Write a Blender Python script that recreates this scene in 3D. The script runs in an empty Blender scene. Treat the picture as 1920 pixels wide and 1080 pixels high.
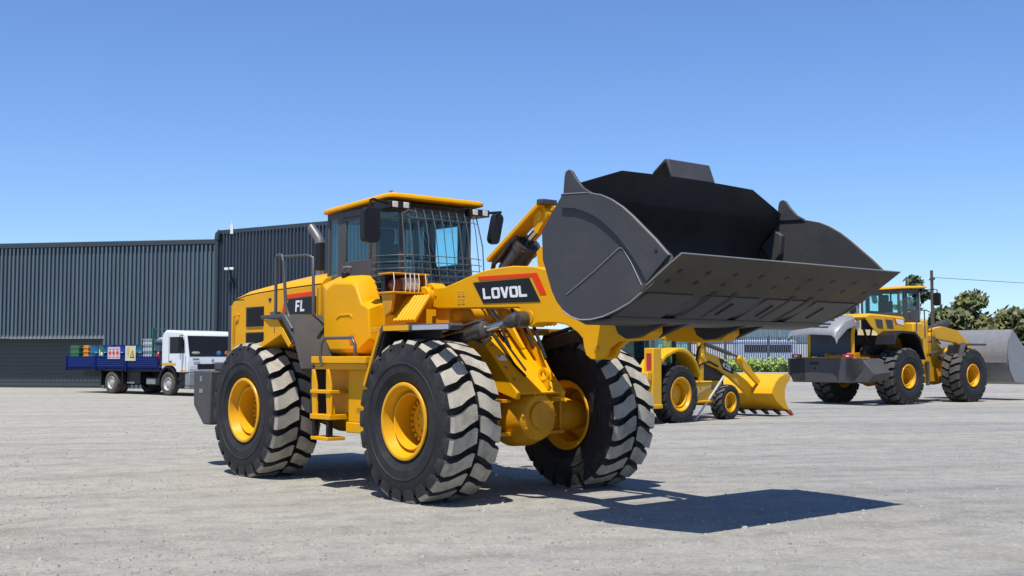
import bpy, math, random
from mathutils import Vector, Matrix
random.seed(7)
C = bpy.context.scene
COL = C.collection
R = math.radians

# ------------------------------------------------------------------ camera, sky, sun, exposure
cam_d = bpy.data.cameras.new('camera'); cam = bpy.data.objects.new('camera', cam_d); COL.objects.link(cam)
cam.location = (0, 0, 1.51); cam.rotation_euler = (R(90 + 3.42), 0, 0)
cam_d.sensor_width = 36; cam_d.lens = 36 * 2200 / 1920
cam_d.clip_start = 0.1; cam_d.clip_end = 6000
C.camera = cam
SUN = Vector((-.13, -.40, 1.0)).normalized()
w = bpy.data.worlds.new('World'); C.world = w; w.use_nodes = True
nt = w.node_tree; bg = nt.nodes['Background']
sky = nt.nodes.new('ShaderNodeTexSky'); sky.sky_type = 'NISHITA'; sky.sun_disc = False
sky.sun_elevation = math.asin(SUN.z); sky.sun_rotation = math.atan2(SUN.x, SUN.y)
sky.air_density = 1.0; sky.dust_density = 0.0; sky.ozone_density = 1.5; sky.altitude = 0
tint = nt.nodes.new('ShaderNodeMixRGB'); tint.blend_type = 'MULTIPLY'; tint.inputs[0].default_value = 1; tint.inputs[2].default_value = (.82, 1.05, 1.46, 1)
nt.links.new(sky.outputs[0], tint.inputs[1]); nt.links.new(tint.outputs[0], bg.inputs[0]); bg.inputs[1].default_value = 0.083
sd = bpy.data.lights.new('sun', 'SUN'); sd.energy = 5.0; sd.angle = R(.5); sd.color = (1, .95, .86)
so = bpy.data.objects.new('sun', sd); COL.objects.link(so); so.rotation_euler = (-SUN).to_track_quat('-Z', 'Y').to_euler()
so.location = (0, 0, 40)
C.view_settings.view_transform = 'Standard'; C.view_settings.look = 'None'; C.view_settings.exposure = 0.35; C.view_settings.gamma = 1
C.view_settings.use_curve_mapping = False

# ------------------------------------------------------------------ materials
def srgb(r, g, b):
    f = lambda c: (c / 12.92 if c <= .04045 else ((c + .055) / 1.055) ** 2.4)
    return tuple(f(x / 255) for x in (r, g, b)) + (1,)
ALB = .82
def mat(name, c, rough=.5, metal=0, coat=0, var=.12, scale=6, dirt=None, dirt_amt=.5, bump=0, bscale=60, spec=.5):
    c = tuple(x * ALB for x in c[:3]); dirt = dirt and tuple(x * ALB for x in dirt[:3])
    m = bpy.data.materials.new(name); m.use_nodes = True; t = m.node_tree; N = t.nodes; L = t.links
    p = N['Principled BSDF']; p.inputs['Metallic'].default_value = metal; p.inputs['Coat Weight'].default_value = coat
    p.inputs['Specular IOR Level'].default_value = spec
    tc = N.new('ShaderNodeTexCoord'); no = N.new('ShaderNodeTexNoise'); no.inputs['Scale'].default_value = scale
    no.inputs['Detail'].default_value = 8; no.inputs['Roughness'].default_value = .65
    L.new(tc.outputs['Object'], no.inputs['Vector'])
    r = N.new('ShaderNodeValToRGB'); r.color_ramp.elements[0].position = .3; r.color_ramp.elements[1].position = .75
    r.color_ramp.elements[0].color = tuple(x * (1 - var) for x in c[:3]) + (1,)
    r.color_ramp.elements[1].color = tuple(min(1, x * (1 + var)) for x in c[:3]) + (1,)
    L.new(no.outputs[0], r.inputs[0]); out = r.outputs[0]
    if dirt:
        n2 = N.new('ShaderNodeTexNoise'); n2.inputs['Scale'].default_value = scale * .6; n2.inputs['Detail'].default_value = 10
        n2.inputs['Roughness'].default_value = .75; L.new(tc.outputs['Object'], n2.inputs['Vector'])
        r2 = N.new('ShaderNodeValToRGB'); r2.color_ramp.elements[0].position = .48; r2.color_ramp.elements[1].position = .72
        r2.color_ramp.elements[0].color = (0, 0, 0, 1); r2.color_ramp.elements[1].color = (dirt_amt,) * 3 + (1,)
        L.new(n2.outputs[0], r2.inputs[0])
        mx = N.new('ShaderNodeMixRGB'); L.new(r2.outputs[0], mx.inputs[0]); L.new(out, mx.inputs[1]); mx.inputs[2].default_value = tuple(dirt[:3]) + (1,)
        out = mx.outputs[0]
    L.new(out, p.inputs['Base Color'])
    rr = N.new('ShaderNodeMapRange'); rr.inputs[3].default_value = max(.03, rough - .08); rr.inputs[4].default_value = rough + .1
    L.new(no.outputs[0], rr.inputs[0]); L.new(rr.outputs[0], p.inputs['Roughness'])
    if bump:
        n3 = N.new('ShaderNodeTexNoise'); n3.inputs['Scale'].default_value = bscale; n3.inputs['Detail'].default_value = 6
        L.new(tc.outputs['Object'], n3.inputs['Vector'])
        b = N.new('ShaderNodeBump'); b.inputs['Strength'].default_value = bump; b.inputs['Distance'].default_value = .01
        L.new(n3.outputs[0], b.inputs['Height']); L.new(b.outputs[0], p.inputs['Normal'])
    return m
dust = (.30, .26, .21)
M = {}
M['yellow'] = mat('yellow paint', (.83, .392, .001, 1), .42, coat=0, var=.06, scale=2.2, dirt=(.52, .30, .06), dirt_amt=.38, bump=.04, spec=.14)
M['yellow_far'] = mat('yellow paint machine', (.80, .42, .01, 1), .42, coat=0, var=.06, scale=2.5, dirt=(.5, .32, .08), dirt_amt=.25, spec=.25)
M['rim'] = mat('yellow rim paint', (.82, .40, .006, 1), .38, coat=0, var=.08, scale=5, dirt=(.45, .24, .04), dirt_amt=.4, spec=.3)
M['frame_yellow'] = mat('oily yellow paint', (.70, .31, .006, 1), .42, coat=0, var=.12, scale=4, dirt=(.16, .08, .015), dirt_amt=.45, spec=.25)
M['grey'] = mat('dark grey paint', (.070, .068, .070, 1), .5, var=.08, scale=3, dirt=dust, dirt_amt=.10, spec=.3)
M['bucket'] = mat('charcoal bucket paint', (.056, .056, .060, 1), .5, var=.10, scale=2, dirt=(.12, .112, .10), dirt_amt=.4, bump=.05, spec=.3)
M['bucket_in'] = mat('bucket inner steel', (.034, .033, .034, 1), .6, var=.25, scale=2.5, dirt=(.075, .065, .05), dirt_amt=.35, spec=.25)
M['lip'] = mat('raw cutting steel', (.066, .058, .046, 1), .6, metal=.0, var=.3, scale=2.2, dirt=(.17, .095, .035), dirt_amt=.7, bump=.15, spec=.3)
M['weld'] = mat('bare weld seam', (.30, .30, .30, 1), .5, metal=.2)
M['black'] = mat('black plastic', (.013, .013, .015, 1), .45, spec=.3)
M['hose'] = mat('black hose rubber', (.016, .015, .015, 1), .6, dirt=dust, dirt_amt=.12, spec=.2)
M['cyl'] = mat('greasy cylinder paint', (.055, .05, .046, 1), .35, var=.3, scale=9, dirt=(.16, .13, .10), dirt_amt=.6, bump=.1)
M['rubber'] = mat('tyre rubber', (.021, .021, .024, 1), .65, spec=.3, var=.2, scale=5, dirt=(.10, .09, .08), dirt_amt=.35, bump=.08)
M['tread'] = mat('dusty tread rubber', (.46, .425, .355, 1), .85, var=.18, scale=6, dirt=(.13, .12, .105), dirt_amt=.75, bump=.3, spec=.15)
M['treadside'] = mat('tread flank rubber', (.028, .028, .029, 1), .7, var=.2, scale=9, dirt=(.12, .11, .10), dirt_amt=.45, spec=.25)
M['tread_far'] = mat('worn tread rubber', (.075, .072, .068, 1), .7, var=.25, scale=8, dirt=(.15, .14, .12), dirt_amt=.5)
M['chrome'] = mat('chrome', (.65, .65, .66, 1), .15, metal=1, var=.05)
M['steel'] = mat('zinc steel', (.38, .39, .40, 1), .4, metal=.7)
M['rail'] = mat('rail paint', (.10, .105, .11, 1), .35, metal=.3)
M['guard_wire'] = mat('grey wire', (.10, .105, .11, 1), .45)
M['refl'] = mat('reflective strip', (.40, .42, .50, 1), .25, var=.05)
M['white'] = mat('white decal', (.85, .85, .85, 1), .4, var=.02)
M['decal_black'] = mat('black decal', (.012, .014, .017, 1), .4, var=.05, spec=.2)
M['orange'] = mat('orange decal', (.85, .04, .003, 1), .4, var=.03, spec=.2)
M['lamp'] = mat('lamp lens', (.80, .74, .62, 1), .2, var=.12, scale=40)
M['lamp_tan'] = mat('dusty lamp lens', (.72, .55, .38, 1), .3, var=.2, scale=30)
M['amber'] = mat('amber lens', (.22, .05, .015, 1), .2)
M['red'] = mat('red lens', (.45, .02, .02, 1), .25)
M['lightpipe'] = mat('heat greyed steel', (.16, .16, .165, 1), .45, metal=.3, var=.2)
M['interior'] = mat('cab trim', (.03, .032, .035, 1), .6)
M['seat'] = mat('seat cloth', (.025, .026, .03, 1), .8)
M['sticker'] = mat('sticker', (.65, .12, .12, 1), .5, var=.5, scale=25)
M['stamp'] = mat('stamped yellow', (.83, .47, .06, 1), .5)
def glass(name, tint, refl=.9):
    m = bpy.data.materials.new(name); m.use_nodes = True; t = m.node_tree; N = t.nodes; L = t.links
    N.remove(N['Principled BSDF']); o = N['Material Output']
    tr = N.new('ShaderNodeBsdfTransparent'); tr.inputs[0].default_value = tint + (1,)
    gl = N.new('ShaderNodeBsdfGlossy'); gl.inputs['Roughness'].default_value = .03
    fr = N.new('ShaderNodeLayerWeight'); fr.inputs[0].default_value = .5
    pw = N.new('ShaderNodeMath'); pw.operation = 'POWER'; pw.inputs[1].default_value = 4; L.new(fr.outputs['Facing'], pw.inputs[0])
    mu = N.new('ShaderNodeMath'); mu.operation = 'MULTIPLY_ADD'; mu.inputs[1].default_value = .8 * refl; mu.inputs[2].default_value = .035 * refl; L.new(pw.outputs[0], mu.inputs[0])
    mx = N.new('ShaderNodeMixShader'); L.new(mu.outputs[0], mx.inputs[0]); L.new(tr.outputs[0], mx.inputs[1]); L.new(gl.outputs[0], mx.inputs[2])
    L.new(mx.outputs[0], o.inputs[0]); return m
M['glass'] = glass('tinted cab glass', (.80, .95, .955), 1.0)
M['glass_side'] = glass('tinted side glass', (.76, .94, .95), 1.2)
M['glass_dark'] = glass('dark windscreen', (.45, .55, .6), 2.2)

# ------------------------------------------------------------------ mesh builder
class MB:
    def __init__(s): s.v = []; s.f = []; s.mi = []
    def add(s, vs, fs, mi=0):
        b = len(s.v); s.v += [tuple(x) for x in vs]; s.f += [tuple(b + i for i in f) for f in fs]; s.mi += [mi] * len(fs); return s
    def box(s, c, d, rot=None, mi=0):
        x, y, z = [q / 2 for q in d]
        vs = [Vector((i * x, j * y, k * z)) for i in (-1, 1) for j in (-1, 1) for k in (-1, 1)]
        if rot: vs = [rot @ q for q in vs]
        vs = [q + Vector(c) for q in vs]
        return s.add(vs, [(0, 1, 3, 2), (4, 6, 7, 5), (0, 4, 5, 1), (2, 3, 7, 6), (0, 2, 6, 4), (1, 5, 7, 3)], mi)
    def b2(s, a, b, mi=0):                       # box from two corners
        return s.box([(p + q) / 2 for p, q in zip(a, b)], [abs(p - q) for p, q in zip(a, b)], mi=mi)
    def prism(s, pts, a, b, axis='y', mi=0, pts2=None):
        n = len(pts); q = pts2 or pts
        def P(u, v, w_): return {'y': (u, w_, v), 'x': (w_, u, v), 'z': (u, v, w_)}[axis]
        vs = [P(u, v, a) for u, v in pts] + [P(u, v, b) for u, v in q]
        fs = [tuple(range(n)), tuple(range(2 * n - 1, n - 1, -1))] + [(i, n + i, n + (i + 1) % n, (i + 1) % n) for i in range(n)]
        return s.add(vs, fs, mi)
    def loft(s, rings, closed=True, caps=True, mi=0):
        n = len(rings[0]); vs = [p for r in rings for p in r]; fs = []
        for k in range(len(rings) - 1):
            for i in range(n if closed else n - 1):
                j = (i + 1) % n; fs.append((k * n + i, k * n + j, (k + 1) * n + j, (k + 1) * n + i))
        if caps and closed: fs += [tuple(range(n - 1, -1, -1)), tuple((len(rings) - 1) * n + i for i in range(n))]
        return s.add(vs, fs, mi)
    def tube(s, path, r, n=8, mi=0, caps=True):
        path = [Vector(p) for p in path]; rs = r if isinstance(r, (list, tuple)) else [r] * len(path)
        rings = []; up = None
        for i, p in enumerate(path):
            d = (path[min(i + 1, len(path) - 1)] - path[max(i - 1, 0)]).normalized()
            if up is None: up = d.cross(Vector((0, 0, 1))); up = up if up.length > .05 else d.cross(Vector((1, 0, 0)))
            up = (up - d * up.dot(d)).normalized(); q = d.cross(up)
            rings.append([tuple(p + (up * math.cos(2 * math.pi * k / n) + q * math.sin(2 * math.pi * k / n)) * rs[i]) for k in range(n)])
        return s.loft(rings, True, caps, mi)
    def cyl(s, p0, p1, r0, r1=None, n=20, mi=0): return s.tube([p0, p1], [r0, r0 if r1 is None else r1], n, mi)
    def lathe(s, prof, n=48, axis='y', mi=0, org=(0, 0, 0), closed=False):   # prof [(a, r)] round axis
        rings = []
        for k in range(n):
            t = 2 * math.pi * k / n
            rr = []
            for a, r in prof:
                p = {'y': (r * math.cos(t), a, r * math.sin(t)), 'z': (r * math.cos(t), r * math.sin(t), a), 'x': (a, r * math.cos(t), r * math.sin(t))}[axis]
                rr.append(tuple(x + o for x, o in zip(p, org)))
            rings.append(rr)
        m_ = len(prof); vs = [p for r in rings for p in r]; fs = []
        for k in range(n):
            k2 = (k + 1) % n
            for i in range(m_ if closed else m_ - 1):
                j = (i + 1) % m_; fs.append((k * m_ + i, k2 * m_ + i, k2 * m_ + j, k * m_ + j))
        return s.add(vs, fs, mi)
    def sphere(s, c, r, n=16, mi=0):
        r = r if isinstance(r, (list, tuple)) else (r, r, r)
        rings = []
        for i in range(1, n // 2):
            a = math.pi * i / (n // 2)
            rings.append([(c[0] + r[0] * math.sin(a) * math.cos(2 * math.pi * k / n), c[1] + r[1] * math.sin(a) * math.sin(2 * math.pi * k / n), c[2] + r[2] * math.cos(a)) for k in range(n)])
        return s.loft(rings, True, True, mi)
    def mesh(s, name, mats, smooth=None):
        me = bpy.data.meshes.new(name); me.from_pydata(s.v, [], s.f)
        for m in (mats if isinstance(mats, (list, tuple)) else [mats]): me.materials.append(M[m] if isinstance(m, str) else m)
        me.polygons.foreach_set('material_index', s.mi)
        import bmesh
        bm = bmesh.new(); bm.from_mesh(me); bmesh.ops.recalc_face_normals(bm, faces=bm.faces); bm.to_mesh(me); bm.free()
        if smooth: me.shade_smooth(); me.set_sharp_from_angle(angle=R(smooth))
        return me
    def obj(s, name, mats, parent=None, bevel=0, smooth=30, loc=None, seg=2):
        o = bpy.data.objects.new(name, s.mesh(name, mats, smooth)); COL.objects.link(o)
        if parent: o.parent = parent
        if loc: o.location = loc
        if bevel:
            b = o.modifiers.new('Bevel', 'BEVEL'); b.width = bevel; b.segments = seg; b.limit_method = 'ANGLE'; b.angle_limit = R(35)
        return o
def tag(o, label=None, cat=None, group=None, kind=None):
    if label: o['label'] = label
    if cat: o['category'] = cat
    if group: o['group'] = group
    if kind: o['kind'] = kind
    return o
def empty(name, loc, rz, label, cat, group=None):
    o = bpy.data.objects.new(name, None); COL.objects.link(o); o.location = loc; o.rotation_euler = (0, 0, rz)
    o.empty_display_size = .3
    return tag(o, label, cat, group)
def link(name, me, parent, loc=(0, 0, 0)):
    o = bpy.data.objects.new(name, me); COL.objects.link(o); o.parent = parent; o.location = loc; return o
def copy_tree(o, parent=None):
    c = o.copy(); COL.objects.link(c); c.parent = parent
    for ch in list(o.children): copy_tree(ch, c)
    return c
def rrect(x0, x1, y0, y1, r, n=4):
    pts = []
    for cx, cy, a0 in ((x1 - r, y1 - r, 0), (x0 + r, y1 - r, 90), (x0 + r, y0 + r, 180), (x1 - r, y0 + r, 270)):
        for i in range(n + 1):
            a = R(a0 + 90 * i / n); pts.append((cx + r * math.cos(a), cy + r * math.sin(a)))
    return pts

# ------------------------------------------------------------------ letters as flat polygons, unit height, for decals
def letters(mb, text, x0, z0, h, y, adv=None, slant=0, thick=.006, wf=.78, mi=0, st=.24, axis=None):
    """bold block letters in the xz plane, facing -y"""
    W = h * wf; t = h * st; x = x0
    def poly(ps): mb.prism([(x + px + slant * (pz / h), z0 + pz) for px, pz in ps], y, y - thick, mi=mi)
    for ch in text:
        if ch == 'L': poly([(0, 0), (W * .9, 0), (W * .9, t * .85), (t, t * .85), (t, h), (0, h)])
        elif ch == 'F':
            poly([(0, 0), (t, 0), (t, h * .4), (W * .8, h * .4), (W * .8, h * .4 + t * .8), (t, h * .4 + t * .8), (t, h - t * .8), (W * .9, h - t * .8), (W * .9, h), (0, h)])
        elif ch == 'V': poly([(W * .36, 0), (W * .68, 0), (W * 1.04, h), (W * .76, h), (W * .52, t * 1.1), (W * .28, h), (0, h)])
        elif ch in 'O0':
            o_ = rrect(0, W, 0, h, h * .22); i_ = rrect(t * 1.05, W - t * 1.05, t * .8, h - t * .8, h * .06); n = len(o_)
            sl = lambda p: (x + p[0] + slant * p[1] / h, z0 + p[1])
            for k in range(n):
                a, b, c, d = sl(o_[k]), sl(o_[(k + 1) % n]), sl(i_[(k + 1) % n]), sl(i_[k])
                mb.prism([a, b, c, d], y, y - thick, mi=mi)
        elif ch == '4': poly([(W * .55, 0), (W * .85, 0), (W * .85, h), (W * .5, h), (0, h * .35), (0, h * .2), (W * .55, h * .2)])
        elif ch == '2':
            for ps in ([(0, 0), (W, 0), (W, t), (0, t)], [(0, t), (t, t), (W, h * .55), (W - t, h * .55)], [(W - t, h * .55), (W, h * .55), (W, h), (W - t, h)], [(0, h - t), (W - t, h - t), (W - t, h), (0, h)]): poly(ps)
        elif ch == '8':
            for ps in ([(0, 0), (W, 0), (W, t * .8), (0, t * .8)], [(0, h - t * .8), (W, h - t * .8), (W, h), (0, h)], [(t, h * .42), (W - t, h * .42), (W - t, h * .58), (t, h * .58)], [(0, t * .8), (t, t * .8), (t, h - t * .8), (0, h - t * .8)], [(W - t, t * .8), (W, t * .8), (W, h - t * .8), (W - t, h - t * .8)]): poly(ps)
        elif ch == 'E':
            poly([(0, 0), (W * .9, 0), (W * .9, t * .8), (t, t * .8), (t, h * .4), (W * .8, h * .4), (W * .8, h * .4 + t * .8), (t, h * .4 + t * .8), (t, h - t * .8), (W * .9, h - t * .8), (W * .9, h), (0, h)])
        x += adv or W * 1.12

# ------------------------------------------------------------------ big earthmover wheels
TRND = random.Random(21)
def tyre_mesh(Rt, Wd, nl, rimr, mats=('rubber', 'tread', 'treadside'), depth=.065, bend=.30, wfrac=.70, jit=.0):
    mb = MB(); h = Wd / 2; B = Rt - depth
    k = (Rt - rimr)
    prof = [(h * .86, rimr - .005), (h * .93, rimr + k * .06), (h * 1.0, rimr + k * .22), (h * 1.03, rimr + k * .24), (h * 1.03, rimr + k * .28), (h * 1.045, rimr + k * .42), (h * 1.07, rimr + k * .435), (h * 1.07, rimr + k * .455), (h * 1.05, rimr + k * .47), (h * 1.045, rimr + k * .6),
            (h * 1.01, rimr + k * .66), (h * .99, rimr + k * .75), (h * .93, B - .03), (h * .86, B - .004), (h * .5, B), (0, B)]
    full = prof + [(-a, r) for a, r in reversed(prof[:-1])]
    mb.lathe(full, 80, mi=0)
    pitch = 2 * math.pi / nl
    st = [(h * 1.02, Rt - depth * 3.0, 0, .56), (h * 1.01, Rt - depth * 2.0, 0, .60), (h * .985, Rt - depth * .75, 0, .64), (h * .90, Rt - depth * .22, .01, .66), (h * .62, Rt - .006, .09, .68), (h * .38, Rt, .26, wfrac), (h * .16, Rt, .36, wfrac), (h * .05, Rt, .37, wfrac * .86)]
    for sgn in (-1, 1):
        for i in range(nl):
            t0 = (i + (.5 if sgn > 0 else 0) + TRND.uniform(-.02, .02)) * pitch; dwf = TRND.uniform(-.02, .02); dr = TRND.uniform(-.005, .002)
            top = []; bot = []
            for a, r, sh, wf in st:
                wf += dwf; r += dr; lo = t0 + (sh * bend / .30 + .35 - wf / 2) * pitch; hi = t0 + (sh * bend / .30 + .35 + wf / 2) * pitch
                rb = min(r - .012, B - .01) if r > B else r - .03
                for ang, lst_r, lst in ((lo, r, top), (hi, r, top)): lst.append((lst_r * math.cos(ang), sgn * a, lst_r * math.sin(ang)))
                for ang in (lo - .08 * pitch, hi + .08 * pitch): bot.append((rb * math.cos(ang), sgn * (a - (.012 if r <= B else 0)), rb * math.sin(ang)))
            n = len(st); vs = top + bot; o = 2 * n
            ft = []; fs = []
            for q in range(n - 1):
                a0, a1, b0, b1 = 2 * q, 2 * q + 1, 2 * q + 2, 2 * q + 3
                (ft if q > 1 else fs).append((a0, a1, b1, b0))
                fs += [(a0, b0, o + b0, o + a0), (a1, o + a1, o + b1, b1)]
            fs += [(0, o, o + 1, 1), (2 * n - 2, 2 * n - 1, o + 2 * n - 1, o + 2 * n - 2)]
            b = len(mb.v); mb.v += vs
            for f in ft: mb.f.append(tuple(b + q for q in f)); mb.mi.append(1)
            for f in fs: mb.f.append(tuple(b + q for q in f)); mb.mi.append(2)
    me = mb.mesh('tyre', mats, 32)
    return me
def rim_mesh(rr, Wd, side, m='rim', deep=.20):          # side -1: outer face towards -y
    mb = MB(); h = Wd / 2
    P = [(h * .86, rr - .012), (h * .95, rr + .012), (h * .985, rr + .006), (h * 1.0, rr - .012), (h * .985, rr - .028), (h * .82, rr * .88), (h * .58, rr * .80), (h * .66, rr * .765), (h * .72, rr * .735), (h * .70, rr * .70), (h * .60, rr * .685), (-h * .15, rr * .67)]
    Q = [(-h * .86, rr - .012), (-h * .95, rr + .012), (-h * .99, rr), (-h * .97, rr - .022), (-h * .8, rr * .88), (-h * .72, rr * .80), (0, rr * .78), (h * .10, rr * .74)]
    mb.lathe([(side * a, r) for a, r in P], 56); mb.lathe([(side * a, r) for a, r in Q], 56)
    return mb.mesh('rim', m, 40)
def hub_mesh(rr, Wd, side, m='rim'):
    mb = MB(); h = Wd / 2
    P = [(-h * .12, rr * .70), (-h * .12, rr * .60), (-h * .04, rr * .58), (h * .10, rr * .55), (h * .14, rr * .51), (h * .14, rr * .2), (h * .18, rr * .17), (h * .18, 0.001)]
    mb.lathe([(side * a, r) for a, r in P], 40)
    mb.lathe([(side * -h * .14, rr * .70), (side * -h * .2, rr * .6), (side * -h * .3, rr * .45), (side * -h * .34, .001)], 40)
    for i in range(20):
        t = 2 * math.pi * i / 20; c = (math.cos(t) * rr * .53, math.sin(t) * rr * .53)
        mb.cyl((c[0], side * h * .11, c[1]), (c[0], side * h * .20, c[1]), .019 * rr / .38, n=6)
    for i in range(10):
        t = 2 * math.pi * i / 10; c = (math.cos(t) * rr * .31, math.sin(t) * rr * .31)
        mb.cyl((c[0], side * h * .15, c[1]), (c[0], side * h * .20, c[1]), .014 * rr / .38, n=6)
    return mb.mesh('wheel', m, 35)
def wheels(root, spots, Rt, Wd, nl, rr, mats, rim='rim', **kw):
    T = tyre_mesh(Rt, Wd, nl, rr, mats, **kw)
    H = {s: hub_mesh(rr, Wd, s, rim) for s in (-1, 1)}; K = {s: rim_mesh(rr, Wd, s, rim) for s in (-1, 1)}
    for x, y, z, ang in spots:
        s = -1 if y < 0 else 1
        wl = link('wheel', H[s], root, (x, y, z)); wl.rotation_euler = (0, ang, 0)
        link('tyre', T, wl); link('rim', K[s], wl)

# ------------------------------------------------------------------ wheel loader: parts shared by both loaders
AX = 1.77; YW = 1.154
def loader_cab(root, fancy=True, ym='yellow'):
    A, B_, Cx, yh, yc = -1.05, .02, .34, .70, .56
    zb, zt = 2.16, 3.36
    cab = MB()
    cab.b2((A, -yh, zb - .05), (B_ + .02, yh, zb)); cab.prism([(B_, -yh), (Cx + .03, -yc), (Cx + .03, yc), (B_, yh)], zb - .07, zb, axis='z')
    cab.b2((A, -yh + .02, zb), (A + .05, yh - .02, 2.62))
    for s in (-1, 1):
        cab.b2((A, s * yh, zb), (A + .06, s * (yh - .06), zt)); cab.b2((-.79, s * (yh + .005), zb), (-.65, s * (yh - .06), zt))
        cab.prism([(B_ - .045, zb), (B_ + .05, zb), (B_ + .05, zt), (B_ - .045, zt)], s * (yh + .004), s * (yh - .06))
        cab.b2((Cx - .03, s * (yc - .015), zb), (Cx + .015, s * (yc - .06), zt))
        cab.b2((A + .06, s * yh, 2.16), (-.79, s * (yh - .05), 2.52)); cab.b2((A + .06, s * yh, 3.27), (B_ - .045, s * (yh - .05), zt))
    cab.b2((Cx - .03, -yc, 3.28), (Cx + .012, yc, zt)); cab.b2((A, -yh + .05, 3.24), (A + .05, yh - .05, zt))
    cab.b2((A, -yh + .02, 3.335), (Cx - .03, yh - .02, zt))
    c = cab.obj('cab', 'grey', root, bevel=.008)
    # doors
    for s in (-1, 1):
        d = MB(); y0, y1 = s * (yh + .006), s * (yh - .035)
        d.prism([(-.65, 2.20), (-.12, 2.20), (-.045, 2.25), (-.045, 2.72), (-.65, 2.72)], y0, y1)
        d.b2((-.65, y0, 2.72), (-.60, y1, 3.27)); d.b2((-.09, y0, 2.72), (-.045, y1, 3.27)); d.b2((-.60, y0, 3.22), (-.09, y1, 3.27))
        do = d.obj('door', 'grey', c, bevel=.01)
        g = MB(); g.b2((-.60, s * (yh - .008), 2.72), (-.09, s * (yh - .014), 3.22)); g.obj('door_window', 'glass_side', c)
        g = MB(); g.b2((A + .06, s * (yh - .01), 2.52), (-.79, s * (yh - .016), 3.27)); g.obj('quarter_window', 'glass_side', c)
        g = MB(); v = [(B_ + .05, s * (yh - .012)), (Cx, s * (yc - .01)), (Cx - .008, s * (yc - .014)), (B_ + .05, s * (yh - .02))]
        g.prism(v, zb, 3.30, axis='z'); g.obj('corner_window', 'glass', c)
        h = MB(); h.tube([(-.60, s * (yh + .01), 2.64), (-.58, s * (yh + .05), 2.645), (-.48, s * (yh + .05), 2.645), (-.46, s * (yh + .01), 2.64)], .012); h.obj('door_handle', 'steel', c)
    g = MB(); g.b2((Cx + .002, -yc + .06, zb), (Cx + .008, yc - .06, 3.28)); g.obj('windscreen', 'glass', c)
    g = MB(); g.b2((A + .015, -yh + .06, 2.62), (A + .021, yh - .06, 3.24)); g.obj('rear_window', 'glass', c)
    # roof
    r = MB(); o0 = rrect(-1.12, .46, -.77, .72, .12, 4)
    def sc(k, dx=0): return [((p[0] + .34) * k[0] - .34 + dx, p[1] * k[1]) for p in o0]
    def ring(k, z, dx=0, rake=.05): return [(x, y, z + rake * (x + .34)) for x, y in sc(k, dx)]
    r.loft([ring((.95, .95), 3.385), ring((1, 1), 3.395), ring((1.0, 1.0), 3.422), ring((.975, .965), 3.447), ring((.82, .82), 3.468), ring((.4, .4), 3.478)])
    r.obj('roof', ym, c, smooth=40)
    u = MB(); u.loft([[(x, y, z) for x, y in sc(k)] for k, z in (((.90, .86), 3.34), ((.93, .93), 3.36), ((.95, .95), 3.376))])
    for s in (-1, 1): u.prism([(.12, s * .45), (.45, s * .45), (.45, s * .77), (.12, s * .77)], 3.295, 3.385, axis='z')
    u.obj('roof_liner', 'black', c, bevel=.01)
    for s in (-1, 1):
        for y in (.53, .69):
            l = MB(); l.b2((.45, s * y - .038, 3.305), (.468, s * y + .038, 3.375)); lo = l.obj('work_light', 'lamp', c, bevel=.006)
    # interior
    i = MB(); i.b2((-.75, -.25, 2.2), (-.3, .25, 2.45)); i.b2((-.80, -.24, 2.45), (-.66, .24, 3.0)); i.b2((-.79, -.13, 3.0), (-.70, .13, 3.2)); i.b2((-.72, -.27, 2.45), (-.25, .27, 2.56))
    i.obj('seat', 'seat', c, bevel=.04)
    i = MB(); i.tube([(.22, 0, 2.2), (.05, 0, 2.72)], .04); i.lathe([(0, .17), (.012, .185), (0, .20), (-.012, .185)], 20, axis='z', org=(.03, 0, 2.76), closed=True)
    i.b2((.14, -.2, 2.2), (.26, .2, 2.62)); i.b2((-.5, .35, 2.2), (.05, .6, 2.62))
    i.obj('steering_column', 'interior', c, bevel=.015)
    # mirrors on arms
    for s in (-1, 1):
        m = MB(); mw = .125 if s < 0 else .085; m.prism(rrect(-mw, mw, -.205, .205, .07), 0, .09, axis='x')
        x0 = .44 if s < 0 else .16; y0 = s * 1.06
        m.v = [(x0 + px * (1) - (.0), y0 + py * .9, pz + (3.06 if s < 0 else 3.19)) for px, py, pz in m.v]
        if s > 0:
            rot = Matrix.Rotation(R(-13), 3, 'X'); cc = Vector((x0, y0, 3.17)); m.v = [tuple(rot @ (Vector(p) - cc) + cc) for p in m.v]
        m.tube([(.40, s * .74, 3.35), (.42, s * .98, 3.38), (.49 if s < 0 else .22, s * 1.06, 3.36), (.49 if s < 0 else .22, s * 1.07, 3.0)], .018, mi=0)
        m.obj('mirror', 'black', c, bevel=.012)
    if fancy:
        g = MB()
        for i in range(9):
            y = -.50 + i * .125
            g.tube([(.36, y, 3.36), (.42, y, 3.33), (.50, y, 3.1), (.565, y, 2.7), (.60, y, 2.42), (.60, y, 2.24)], .0062, n=5)
        for z, x in ((3.20, .47), (2.74, .56), (2.66, .575), (2.58, .585), (2.50, .595), (2.42, .602), (2.34, .606), (2.26, .606)):
            g.tube([(.045, -.745, z), (.15, -.74, z), (x - .12, -.64, z), (x - .01, -.50, z), (x, -.40, z), (x, .40, z), (x - .01, .5, z), (x - .10, .62, z)], .0052, n=5)
        for s in (-1, 1): g.tube([(.36, s * .56, 3.36), (.42, s * .57, 3.3), (.52, s * .60, 2.9), (.57, s * .6, 2.24)], .008, n=6)
        g.tube([(.35, -.62, 3.20), (.5, -.52, 3.28), (.5, -.40, 3.26)], .009, n=5)
        g.obj('window_guard', 'guard_wire', c)
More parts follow.
